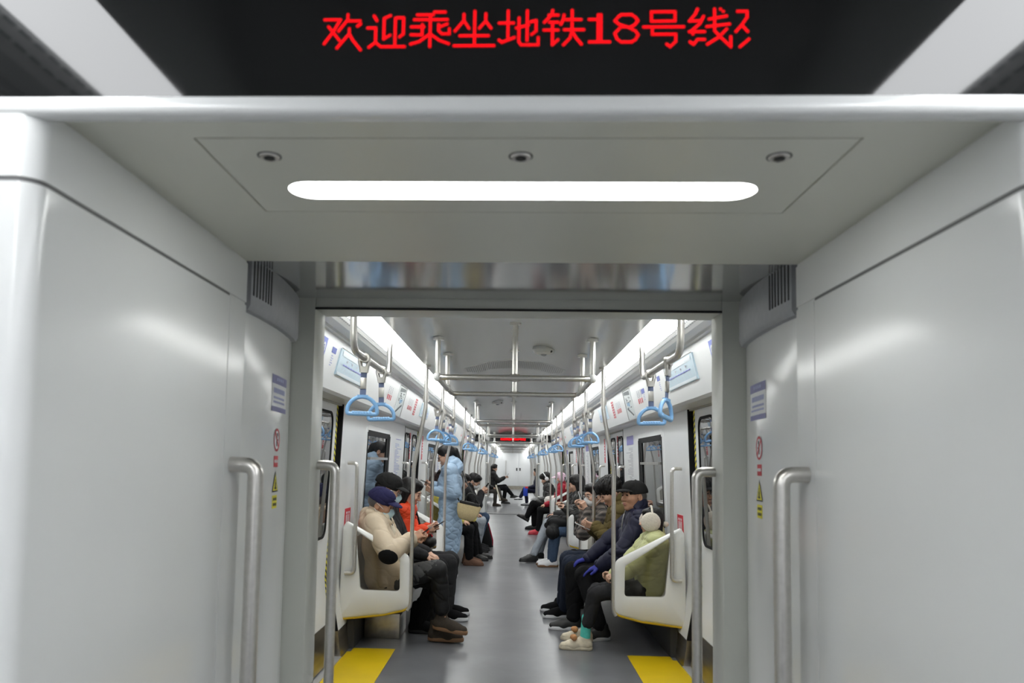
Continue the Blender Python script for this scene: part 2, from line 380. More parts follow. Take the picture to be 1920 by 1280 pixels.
# ---- thin portal of the next car
def thin_portal(y0, y1, m=WHITE):
    mb = MB()
    for s in (-1, 1): mb.box(s * .745, s * 1.36, y0, y1, 0, 2.3)
    mb.box(-.745, .745, y0, y1, 2.035, 2.42)
    return struct(mb.build('wall_portal', m, bevel=.006))
OLIVE = mat('portal_paint', (.62, .63, .58), .3)
thin_portal(2.75, 2.90, OLIVE)
trim(MB().box(-.745, .745, 2.746, 2.752, 2.034, 2.042), DARK)
# ---- the far end of the first car: deep portal like the near one
for s, nm in ((-1, 'left'), (1, 'right')):
    struct(MB().box(s * .745, s * 1.36, 20.9, 21.8, 0, 2.3).build('wall_far_' + nm, WHITE, bevel=.03))
    struct(MB().box(s * .79, s * .95, 21.8, 22.55, 0, 2.1).build('wall_gangway_far_' + nm, WHITE))
struct(MB().box(-.745, .745, 20.9, 21.8, 2.02, 2.42).build('ceiling_portal_far', SOFFIT))
struct(MB().box(-.95, .95, 21.8, 22.55, 2.05, 2.1).build('ceiling_gangway_far', PLATE))
thin_portal(22.55, 22.7)
tag(MB().box(-.74, .74, 21.85, 22.5, 0, .012).build('threshold_plate', mat('ridged_grey', (.16, .16, .165), .5, .3)), 'ridged metal threshold plate in the floor of the far gangway', 'threshold')
# ---- end wall of the last car with its double door
struct(MB().box(-1.4, 1.4, 42.2, 42.3, 0, 2.5).build('wall_back', WALLW))
ed = struct(thing('door_%d' % (di[0] + 1), None, None, (.33, 42.2, 0)))
for q, xa, xb in ((-1, -.86, -.004), (1, .004, .75)):
    lf = MB().box(xa, xb, -.03, 0, .2, 2.0).build('leaf', WALLW, ed, bevel=.004)
    MB().box(q * .09 - .035, q * .09 + .035, -.045, -.03, 1.03, 1.19).build('handle', INKK, lf)
MB().tube(fillet([(-.70, -.03, 1.6), (-.70, -.09, 1.6), (-.70, -.09, .8), (-.70, -.03, .8)], .03), .02).build('grab_bar', TUBE, ed)
struct(MB().box(-1.4, 1.4, 42.16, 42.2, 0, .19).build('baseboard_back', KICK))
struct(MB().box(-1.4, 1.4, -6.1, -6, 0, 2.5).build('wall_rear', WALLW))
# ------------------------------------------------------------------ ceiling light strips
def strip(y0, y1, s, label, slots=True, m=None):
    t = thing('ceiling_light', label, 'lamp', (0, 0, 0), 0, None)
    n = max(2, int((y1 - y0) / 1.5)); z0 = 2.246
    MB().loft([[(s * x_, y0 + (y1 - y0) * i / n, z_) for x_, z_ in ((.735, 2.40), (.872, 2.250), (.897, 2.250), (.897, 2.30), (.735, 2.43))] for i in range(n + 1)]).build('diffuser', m or STRIP, t)
    vt = MB().prism([(s * .898, y0, 2.271), (s * .98, y0, 2.236), (s * .98, y0, 2.30), (s * .898, y0, 2.30)], (0, y1 - y0, 0)).build('vent_grille', VENTM, t)
    if slots:
        sb = MB(); y = y0 + .02
        while y < y1 - .05 and y < y0 + 12:
            for k in (0, 1): sb.obox((s * (.925 + k * .026), y + .016 + k * .02, 2.2595 - k * .0111), (s * .004, 0, -.0017), (0, .016, 0), (0, 0, .0012))
            y += .045
        sb.build('slots', GREYCAP, vt)
    return t
strip(CAR_Y0, CAR_Y1, -1, 'long white ceiling light strip above the seats on the left of the middle car'); strip(CAR_Y0, CAR_Y1, 1, 'long white ceiling light strip above the seats on the right of the middle car')
strip(22.7, 42.2, -1, 'far left ceiling light strip in the car beyond the second gangway', False); strip(22.7, 42.2, 1, 'far right ceiling light strip in the car beyond the second gangway', False)
strip(-6, 1.1, -1, 'ceiling light strip mirrored in the black display at the upper left', True, STRIPN); strip(-6, 1.1, 1, 'ceiling light strip mirrored in the black display at the upper right', True, STRIPN)
# ------------------------------------------------------------------ LED display over the portal
# strokes of the message, measured on a 1920-wide enlargement of the sign (two halves)
LA = [ # 欢迎乘坐地
 [(95,120),(235,120),(170,235),(95,340)],[(130,185),(230,310)],[(300,75),(300,120),(220,225)],[(290,132),(410,132),(415,160),(388,180)],[(316,205),(316,250),(210,380)],[(316,250),(350,310),(420,398)],
 [(535,88),(560,130)],[(480,198),(552,198),(552,330),(495,375)],[(552,330),(600,370),(810,370)],[(680,85),(625,110),(625,300),(680,265)],[(725,110),(725,350)],[(725,105),(798,105),(798,255),(765,280)],
 [(1070,55),(1165,55)],[(920,80),(1060,80)],[(893,124),(1185,124)],[(1035,85),(1035,370)],[(868,190),(980,190)],[(965,170),(965,265),(868,262)],[(1110,170),(1110,225),(1140,255),(1205,255),(1205,210)],[(1110,195),(1185,165)],[(1035,255),(940,325),(865,347)],[(1035,255),(1120,315),(1200,345)],
 [(1332,78),(1332,135),(1255,230)],[(1332,135),(1378,205)],[(1525,75),(1525,140),(1470,205)],[(1525,140),(1572,205)],[(1428,52),(1428,345)],[(1300,274),(1550,274)],[(1250,365),(1600,365)],
 [(1645,160),(1770,160)],[(1722,50),(1722,290)],[(1645,315),(1670,335),(1780,292)],[(1818,115),(1818,330),(1840,360),(1905,360)],[(1795,205),(1900,180)],[(1890,50),(1890,320)]]
LB = [ # 地铁18号线...
 [(0,150),(48,138),(48,235),(10,265)],[(0,360),(68,360),(68,295)],
 [(192,48),(185,85),(120,155)],[(160,90),(240,90)],[(165,155),(240,155)],[(118,226),(240,226)],[(192,160),(192,360),(240,315)],[(292,90),(285,130),(265,175)],[(290,132),(440,132)],[(295,224),(465,224)],[(363,48),(363,235),(345,300),(290,360)],[(363,240),(400,300),(445,355)],
 [(512,132),(590,132)],[(590,90),(590,335)],[(614,90),(614,335)],[(515,336),(690,336)],
 [(790,90),(880,90),(915,115),(935,145),(905,185),(860,208),(775,180),(735,145),(765,110),(790,90)],[(860,208),(915,240),(938,275),(915,315),(880,338),(790,338),(755,310),(735,260),(775,215)],[(800,200),(880,200)],
 [(1052,66),(1256,66),(1256,150),(1052,152),(1052,66)],[(985,203),(1330,203)],[(1060,225),(1060,270),(1262,270),(1262,335),(1215,382),(1185,360)],
 [(1450,45),(1430,90),(1380,152),(1470,150)],[(1502,110),(1470,175),(1400,240)],[(1380,248),(1510,248)],[(1410,270),(1400,230)],[(1385,340),(1415,362),(1450,318),(1510,318)],[(1597,45),(1597,240),(1650,300),(1735,385),(1735,295)],[(1550,135),(1700,108)],[(1530,203),(1725,180)],[(1700,225),(1630,300),(1535,362)],[(1648,45),(1672,66)],
 [(1795,66),(1876,66),(1876,120),(1830,190),(1780,248)],[(1830,190),(1880,248)],[(1890,318),(1815,385)]]
def led_points():
    out = {}
    for strokes, ox in ((LA, 590), (LB, 1000)):
        for st in strokes:
            for a, b in zip(st, st[1:]):
                L_ = math.hypot(b[0] - a[0], b[1] - a[1]); n = max(1, round(L_ / 19.5))
                for i in range(n + 1):
                    u = ox + (a[0] + (b[0] - a[0]) * i / n) / 4.683; v = 10 + (a[1] + (b[1] - a[1]) * i / n) / 4.683
                    k = (round(u / 3.0), round(v / 3.0)); out.setdefault(k, (u, v))
    return list(out.values())
LEDP = led_points()
def display(label, loc, w_, h_, k, roll, lr, cat='display', hx=0, tz=.105):
    t = thing('led_display', label, cat, loc)
    MB().box(-w_ / 2, w_ / 2, 0, .03, 0, h_).build('screen', BLACKGLASS, t)
    mb = MB()
    for u, v in LEDP:
        x = (u - 1006.5) * k + hx; z = (56 - v) * k
        x, z = x - roll * z, z + roll * x
        mb.add([(x + lr * math.cos(PI * i / 4), -.0015, z + tz + lr * math.sin(PI * i / 4)) for i in range(8)], [tuple(range(8))])
    mb.build('lettering', REDLED, t); return t
display('black display above the near portal with large red dot lettering', (0, 1.099, 2.026), 2.72, .42, .000803, -.000, .0017, hx=.016)
display('small black display with red lettering at the far end of the middle car', (0, 20.85, 2.05), 2.5, .22, .00087, 0, .0048, tz=.070)

# ------------------------------------------------------------------ stickers on the gangway panels
def gx(y): return ip(GX, y)
def on_panel(s, y, z, off=.0012): return Vector((s * (gx(y) - off), y, z))
def patch(mb, s, y0, y1, z0, z1, off, th=.0006):
    n = 4; rings = []
    for i in range(n + 1):
        y = y0 + (y1 - y0) * i / n; x = gx(y); rings.append([(s * (x - off), y, z0), (s * (x - off), y, z1), (s * (x - off + th), y, z1), (s * (x - off + th), y, z0)])
    return mb.loft(rings)
for s, nm in ((-1, 'left'), (1, 'right')):
    yb, ye = 2.375, 2.575
    t = thing('notice_sticker', 'white notice sticker with blue bands on the %s gangway panel' % nm, 'sticker')
    patch(MB(), s, yb, ye, 1.632, 1.75, .0012).build('backing', PAPER, t)
    b = MB(); patch(b, s, yb, ye, 1.722, 1.75, .0018); patch(b, s, yb, ye, 1.632, 1.648, .0018); b.build('band', mat('ink_violet', (.20, .20, .42), .5), t)
    b = MB()
    for r, (z, h) in enumerate(((1.7, .016), (1.677, .007), (1.663, .006))):
        y = yb + .02
        while y < ye - .03:
            l = .012 + .01 * random.random(); patch(b, s, y, y + l, z - h / 2, z + h / 2, .0018); y += l + .004
    for y in (yb + .05, yb + .075, yb + .1, yb + .125): patch(b, s, y, y + .018, 1.732, 1.742, .0024)
    b.build('lettering', INKP, t)
    # no-leaning sign: red ring with a bar, black figure, red caption box
    t = thing('prohibition_sticker', 'round red and white no leaning sticker on the %s gangway panel' % nm, 'sticker')
    cy_, cz = 2.455, 1.54; R_ = .038
    def ringp(mb, r0, r1, off):
        n = 24; rr = []
        for i in range(n):
            a = 2 * PI * i / n; rr.append([on_panel(s, cy_ + r * math.cos(a), cz + r * math.sin(a), off) for r in (r0, r1)])
        for i in range(n): j = (i + 1) % n; mb.add([rr[i][0], rr[i][1], rr[j][1], rr[j][0]], [(0, 1, 2, 3)])
        return mb
    ringp(MB(), .001, R_, .0012).build('disc', PAPER, t); rb = ringp(MB(), R_ * .80, R_, .0018)
    a = PI / 4
    rb.add([on_panel(s, cy_ + R_ * .85 * q * math.cos(a) + e * math.sin(a) * .004, cz - R_ * .85 * q * math.sin(a) + e * .004 * math.cos(a), .0024) for q, e in ((-1, -1), (1, -1), (1, 1), (-1, 1))], [(0, 1, 2, 3)])
    patch(rb, s, cy_ - .026, cy_ + .026, 1.452, 1.488, .0012); rb.build('red_ring', INKR, t)
    fb = MB(); patch(fb, s, cy_ - .004, cy_ + .005, cz - .02, cz + .012, .002); patch(fb, s, cy_ + .001, cy_ + .011, cz + .013, cz + .023, .002); patch(fb, s, cy_ + .004, cy_ + .016, cz - .002, cz + .003, .002); fb.build('figure', INKK, t)
    cb = MB(); [patch(cb, s, cy_ - .02 + k * .011, cy_ - .012 + k * .011, 1.466, 1.475, .0018) for k in range(4)]; cb.build('caption', PAPER, t)
    # warning triangle
    t = thing('warning_sticker', 'yellow warning triangle sticker on the %s gangway panel' % nm, 'sticker')
    def tri(mb, k, off, z=1.405): return mb.add([on_panel(s, cy_ - .04 * k, z - .034 * k, off), on_panel(s, cy_ + .04 * k, z - .034 * k, off), on_panel(s, cy_, z + .036 * k, off)], [(0, 1, 2)])
    tri(MB(), 1.0, .0012).build('black_border', INKK, t); tb = tri(MB(), .78, .0018, 1.402); patch(tb, s, cy_ - .03, cy_ + .03, 1.318, 1.36, .0012); tb.build('yellow_field', INKY, t)
    hb = MB(); patch(hb, s, cy_ - .004, cy_ + .008, 1.383, 1.402, .0024); patch(hb, s, cy_ - .01, cy_ + .014, 1.38, 1.386, .0024); patch(hb, s, cy_ - .002, cy_ + .002, 1.402, 1.413, .0024)
    [patch(hb, s, cy_ - .022 + k * .012, cy_ - .014 + k * .012, 1.343, 1.352, .0018) for k in range(4)]; [patch(hb, s, cy_ - .022 + k * .012, cy_ - .014 + k * .012, 1.326, 1.335, .0018) for k in range(4)]
    hb.build('hand_mark', INKK, t)

# ------------------------------------------------------------------ grab handles
def handle(label, s, xw, y, zt, zb, off, r, group=None):
    t = tag(MB().tube(fillet([(s * xw, y, zt), (s * (xw - off), y, zt), (s * (xw - off), y, zb), (s * xw, y, zb)], .055, 8), r, 14).build('grab_handle', TUBE, smooth=.9), label, 'handle', group)
    return t
for s, nm in ((-1, 'left'), (1, 'right')):
    handle('thick bent steel grab handle on the near portal wall, %s side' % nm, s, .742, 1.955, 1.462, .55, .068, .0205)
    handle('bent steel grab handle on the second portal frame, %s side' % nm, s, .747, 2.86, 1.458, .55, .068, .0185)
    handle('grab handle on the far portal at the end of the middle car, %s side' % nm, s, .747, 21.0, 1.458, .55, .068, .0185)

# ------------------------------------------------------------------ hand straps
def make_strap():
    t = thing('hand_strap', 'x', 'strap')
    # bracket round the bar (the bar runs along local y): split collar and two cheeks
    b = MB(); b.tube([(0, -.017, 0), (0, .017, 0)], .0255, 14)
    for q in (-1, 1): b.tube(fillet([(q * .024, 0, .004), (q * .025, 0, -.018), (q * .017, 0, -.045), (q * .012, 0, -.075)], .02), .0105, 8)
    b.box(-.019, .019, -.010, .010, -.078, -.045)
    b.build('bracket', STEEL, t, smooth=.8)
    MB().box(-.016, .016, -.003, .003, -.205, -.075).build('webbing', STRAP, t, bevel=.001)
    MB().box(-.0165, .0165, -.007, .007, -.165, -.105).build('sleeve', STEEL, t, bevel=.004)
    # D-shaped ring with a scalloped grip
    top = [(.078 * math.cos(a) * (1 - .12 * math.sin(a)), 0, -.272 + .066 * math.sin(a)) for a in [PI * i / 14 for i in range(15)]]
    P = top + fillet([top[-1], (-.079, 0, -.298), (.079, 0, -.298), top[0]], .024, 5)[1:-1]
    rg = MB().tube(P, .0108, 10, closed=True)
    for k in range(7): rg.ball((-.045 + k * .015, 0, -.2915), (.0125, .0115, .0095), n=10, m=6)
    rg.box(-.028, .028, -.011, .011, -.212, -.197); rg.build('ring_handle', BLUE, t, smooth=1.2)
    return t
strap0 = make_strap(); used = [0]
def strap(x, y, z, label, tilt=0, rz=0, group=None):
    if not used[0]: used[0] = 1; o = strap0
    else: o = dup(strap0, (0, 0, 0))
    o.location = (x, y, z); o.rotation_euler = (0, tilt, rz); o['label'] = label
    if group: o['group'] = group
    return o
for s, nm in ((-1, 'left'), (1, 'right')):
    tag(MB().tube(fillet([(s * .80, 3.66, 2.345), (s * .80, 3.68, 2.02), (s * .80, 4.76, 2.02), (s * .80, 4.79, 2.345)], .09, 8), .0175, 14).build('strap_rail', TUBE, smooth=.9), 'U-shaped steel strap rail hanging over the nearest %s door' % nm, 'rail')
strap(-.80, 3.97, 2.02, 'light blue hand strap nearer of two over the nearest left door', .02, .15)
strap(-.80, 4.49, 2.02, 'light blue hand strap farther of two over the nearest left door', -.02, -.1)
strap(.80, 3.97, 2.02, 'light blue hand strap nearer of two over the nearest right door', .12, 1.0)
strap(.80, 4.49, 2.02, 'light blue hand strap farther of two over the nearest right door', -.03, .12)

# ------------------------------------------------------------------ ceiling rings, stanchions
def make_ring():
    t = thing('ceiling_rail_ring', 'x', 'rail')
    hw, l = .475, 1.12
    pts = [Vector((p, l / 2 + q, 1.995)) for p, q in rrect(hw * 2, l, .07, 6)]
    MB().tube(pts, .0175, 12, closed=True).build('ring', TUBE, t, smooth=.9)
    for x, y, zt in ((-hw, .03, 2.24), (hw, .03, 2.24), (-hw, .72, 2.24), (hw, .72, 2.24), (0, 0, 2.335), (0, l, 2.335)):
        MB().tube([(x, y, 1.995), (x, y, zt + .01)], .0165, 12).tube([(x, y, zt - .012), (x, y, zt + .004)], .035, 14).build('hanger_post', TUBE, t, smooth=.8)
        if x: MB().ball((x, y, 2.0), (.027, .032, .03)).build('joint_cap', SEATW, t, smooth=2)
        else: MB().tube([(x, y - .02, 1.995), (x, y + .02, 1.995)], .024, 12).tube([(-.03, y, 1.995), (.03, y, 1.995)], .0235, 12).build('joint_cap', STEEL, t, smooth=.9)
    return t
ring0 = make_ring()
RL = ['nearest rectangular steel rail ring hung from the ceiling', 'second rectangular ceiling rail ring from the front', 'third rectangular ceiling rail ring from the front', 'fourth rectangular ceiling rail ring, before the far red display']
for i in range(4):
    o = ring0 if i == 0 else dup(ring0, (0, 0, 0)); o.location = (0, DOORS[i] - .37, 0); o['label'] = RL[i]
for i, y in enumerate((24.1, 29.0, 33.9, 38.5)): dup(ring0, (0, y, 0), label='ceiling rail ring in the last car, %s from its front' % ('first', 'second', 'third', 'fourth')[i])
def stanchion(s, y, label):
    P = fillet([(s * .70, y, 2.25), (s * .70, y, 1.90), (s * .785, y, 1.42), (s * .785, y, .50), (s * .785, y, .345), (s * .87, y, .30)], .42, 10)
    P = [p for p in fillet([(s * .70, y, 2.25), (s * .70, y, 1.90), (s * .785, y, 1.42), (s * .785, y, .38)], .34, 10)] + [Vector((s * .79, y, .35)), Vector((s * .81, y, .32))]
    t = thing('stanchion_pole', label, 'pole')
    MB().tube(P, .0165, 12).build('tube', TUBE, t, smooth=.9)
    MB().tube([(s * .70, y, 2.225), (s * .70, y, 2.25)], .033, 14).tube([(s * .70, y, 1.945), (s * .70, y, 1.998)], .0235, 12).build('collar', STEEL, t, smooth=.8)
    return t
BEN = [(5.97, 8.83), (10.83, 13.69), (15.69, 18.55)]
ordn = ['first', 'second', 'third']
for b, (ya, yb) in enumerate(BEN):
    for s, nm in ((-1, 'left'), (1, 'right')):
        for y, w_ in ((ya, 'near'), ((ya + yb) / 2, 'middle'), (yb, 'far')):
            stanchion(s, y, 'curved steel pole at the %s of the %s %s bench' % (w_ + (' end' if w_ != 'middle' else ''), ordn[b], nm))
        tag(MB().tube([(s * .705, ya, 1.972), (s * .705, yb, 1.972)], .0165, 12).build('strap_rail', TUBE), 'straight steel strap rail above the %s %s bench' % (ordn[b], nm), 'rail')
        for k, (f, q) in enumerate(((.36, 'nearest'), (.55, 'second'), (.83, 'third'), (.97, 'last'))):
            strap(s * .705, ya + (yb - ya) * f, 1.972, 'light blue hand strap, %s along the rail above the %s %s bench' % (q, ordn[b], nm), random.uniform(-.06, .06), random.uniform(-.5, .5))
for s, nm in ((-1, 'left'), (1, 'right')):          # last car, small in the picture
    for b, (ya, yb) in enumerate(((25.3, 28.2), (30.2, 33.0))):
        for y, q in ((ya, 'near end'), ((ya + yb) / 2, 'middle'), (yb, 'far end')): stanchion(s, y, 'distant curved pole in the last car, %s of its %s %s bench' % (q, ordn[b], nm))
        for k, q in enumerate(('first', 'second', 'third', 'fourth')): strap(s * .705, ya + .3 + k * .7, 1.972, 'distant blue hand strap in the last car, %s above its %s %s bench' % (q, ordn[b], nm), 0, random.uniform(-.5, .5))
        tag(MB().tube([(s * .705, ya, 1.972), (s * .705, yb, 1.972)], .0165, 10).build('strap_rail', TUBE), 'distant strap rail in the last car above its %s %s bench' % (ordn[b], nm), 'rail')

# ------------------------------------------------------------------ benches and their end panels
def bench(s, ya, yb, label):
    t = thing('bench', label, 'bench', (0, ya, 0))
    n = 6; p = (yb - ya - .1) / n
    for k in range(n):
        y0 = .05 + p * k + .008; y1 = y0 + p - .016; rings = []
        prof = [(.815, .40), (.80, .42), (.815, .445), (.90, .445), (1.05, .43), (1.17, .435), (1.215, .50), (1.25, .80), (1.262, .86), (1.29, .86), (1.29, .40)]
        for yy, dz in ((y0, .0), (y0 + .05, -.010), ((y0 + y1) / 2, -.022), (y1 - .05, -.010), (y1, 0)):
            rings.append([(s * (x + (.0 if i not in (5, 6, 7) else -dz * .5)), yy, z + (dz if 2 < i < 6 else 0)) for i, (x, z) in enumerate(prof)])
        MB().loft(rings).build('seat', SEATW, t, smooth=.6)
    MB().box(s * .86, s * 1.33, .04, yb - ya - .04, .33, .41).build('support_frame', KICK, t)
    MB().box(s * 1.235, s * 1.29, .06, yb - ya - .06, .0, .33).build('shade_back_board', mat('under_seat_shade', (.035, .035, .037), .6), t)  # under-seat board, its colour darkened to carry the shade below the seats
    return t
def endpanel(s, y, label):
    t = thing('bench_end_panel', label, 'panel', (0, y, 0))
    def rnd(P, rr):                                            # rounded closed polygon in (x,z)
        n = len(P); out = []
        for i in range(n):
            a, b, c = Vector(P[i - 1]), Vector(P[i]), Vector(P[(i + 1) % n]); u = (a - b).normalized(); v = (c - b).normalized(); r = rr[i]; d = min(r / math.tan(u.angle(v) / 2), (a - b).length * .48, (c - b).length * .48)
            for k in range(7): q = k / 6; out.append((b + u * d) * (1 - q) ** 2 + b * 2 * q * (1 - q) + (b + v * d) * q * q)
        return out
    O_ = rnd([(.79, .735), (1.30, 1.0), (1.33, .95), (1.345, .245), (1.0, .285), (.79, .335)], [.10, .02, .02, .01, .5, .08])
    I_ = rnd([(.872, .70), (1.218, .925), (1.222, .90), (1.178, .47), (1.0, .468), (.868, .466)], [.03, .015, .015, .035, .3, .035])
    def sc(P, k):
        c = sum(P, Vector((0, 0))) / len(P); return [p + (c - p).normalized() * k for p in P]
    def r3(P, yy): return [Vector((s * p.x, yy, p.y)) for p in P]
    h = .022
    MB().loft([r3(I_, -h), r3(sc(I_, -.012), -h - .004), r3(sc(O_, .018), -h), r3(O_, -h * .4), r3(O_, h * .4), r3(sc(O_, .018), h), r3(I_, h), r3(I_, -h)], caps=False).build('frame', SEATW, t, smooth=.9)
    MB().prism(r3(sc(I_, -.004), -.003), (0, .006, 0)).build('glass', GLASSP, t)
    lo = [p for p in O_ if p.y < .36 and p.x < 1.34]; lo.sort(key=lambda p: p.x)
    MB().tube([(s * p.x, -.001, p.y - .005) for p in lo], .0115, 8).build('yellow_edge', YTRIM, t, smooth=.9)
    return t
for b, (ya, yb) in enumerate(BEN):
    for s, nm in ((-1, 'left'), (1, 'right')):
        bench(s, ya, yb, 'white moulded bench of six seats along the %s wall, %s from the front' % (nm, ordn[b]))
        endpanel(s, ya, 'white glazed end panel at the near end of the %s %s bench' % (ordn[b], nm)); endpanel(s, yb, 'white glazed end panel at the far end of the %s %s bench' % (ordn[b], nm))
        handle('slim steel grab handle at the near end of the %s %s bench' % (ordn[b], nm), s, 1.30, ya - .045, 1.455, .60, .075, .0145)
        handle('slim steel grab handle at the far end of the %s %s bench' % (ordn[b], nm), s, 1.30, yb + .045, 1.455, .60, .075, .0145)
for s, nm in ((-1, 'left'), (1, 'right')): bench(s, 25.3, 28.2, 'distant white bench in the last car on the %s' % nm); bench(s, 30.2, 33.0, 'distant white bench in the last car on the %s, the second one' % nm)
# brushed box under the first left bench
t = thing('equipment_box', 'brushed metal equipment box on the floor under the first left bench', 'box', (-1.07, 6.52, 0))
MB().box(-.15, .145, -.13, .25, 0, .205).build('housing', KICK, t, bevel=.004); MB().box(.1465, .148, -.10, .22, .02, .185).build('lid', STEEL, t)
# yellow floor panels in the first doorway
for s, nm in ((-1, 'left'), (1, 'right')):
    tag(MB().prism([(s * .905, 4.0, .0005), (s * 1.262, 4.0, .0005), (s * 1.262, 5.93, .0005), (s * 1.235, 5.93, .0005), (s * 1.235, 6.045, .0005), (s * .905, 6.045, .0005)], (0, 0, .003)).build('floor_marking', YELLOW), 'yellow standing-clear floor panel in front of the nearest %s door' % nm, 'floor marking')

# ------------------------------------------------------------------ ceiling fittings
for x, y, l in ((.21, 5.5, 'round white smoke detector with a small sensor, on the ceiling right of the nearest ring'), (-.22, 10.3, 'round white smoke detector farther along the ceiling, left of centre')):
    t = thing('smoke_detector', l, 'detector', (x, y, 2.322))
    MB().tube([(0, 0, 0), (0, 0, -.018), (0, 0, -.042), (0, 0, -.052)], [.08, .083, .074, .045], 20).build('housing', SEATW, t, smooth=.5)
    MB().ball((0, 0, -.05), (.022, .022, .016)).build('sensor', GREYCAP, t, smooth=2); MB().ball((.05, -.05, -.035), (.011, .011, .01)).build('indicator', INKK, t)
t = thing('ceiling_grille', 'perforated metal air grille across the ceiling behind the nearest rail ring', 'vent', (0, 6.28, 0))
gp = MB(); gp.loft([[(x, y, z - .003) for x, z in ((-.42, 2.255), (-.22, 2.32), (0, 2.335), (.22, 2.32), (.42, 2.255))] + [(x, y, z + .004) for x, z in ((.42, 2.255), (.22, 2.32), (0, 2.335), (-.22, 2.32), (-.42, 2.255))] for y in (0, .5)]).build('plate', CEIL, t)
hm = MB()
for i in range(52):
    for j in range(15):
        x = -.40 + i * .0157; y = .03 + j * .032 + (i % 2) * .016
        if abs(x) > .42 - .10 * (y / .5) ** 2: continue
        z = ip(CP, abs(x)) if abs(x) < .7 else 2.2
        hm.add([(x + .0045 * math.cos(k * PI / 3), y + .0085 * math.sin(k * PI / 3), z - .0042) for k in range(6)], [tuple(range(6))])
hm.build('holes', DARK, t)

# ------------------------------------------------------------------ route maps, adverts, notices on the sloping side panels
def cp(s, y, z, off=.002):
    x = 1.168 + (1.092 - 1.168) * (z - 1.92) / (2.225 - 1.92); n = Vector((-1, 0, -.25)).normalized(); return Vector((s * (x + n.x * off), y, z + n.z * off))
def cq(mb, s, y0, y1, z0, z1, off=.002): return mb.add([cp(s, y0, z0, off), cp(s, y1, z0, off), cp(s, y1, z1, off), cp(s, y0, z1, off)], [(0, 1, 2, 3)])
def solid(mb, s, y0, y1, z0, z1, off=.002):
    a = [cp(s, y0, z0, off), cp(s, y1, z0, off), cp(s, y1, z1, off), cp(s, y0, z1, off)]; b = [cp(s, y0, z0, 0), cp(s, y1, z0, 0), cp(s, y1, z1, 0), cp(s, y0, z1, 0)]
    return mb.loft([b, a])
MAPG = mat('route_map_blue', (.52, .66, .76), .25); MAPL = mat('route_map_pale', (.72, .80, .87), .25)
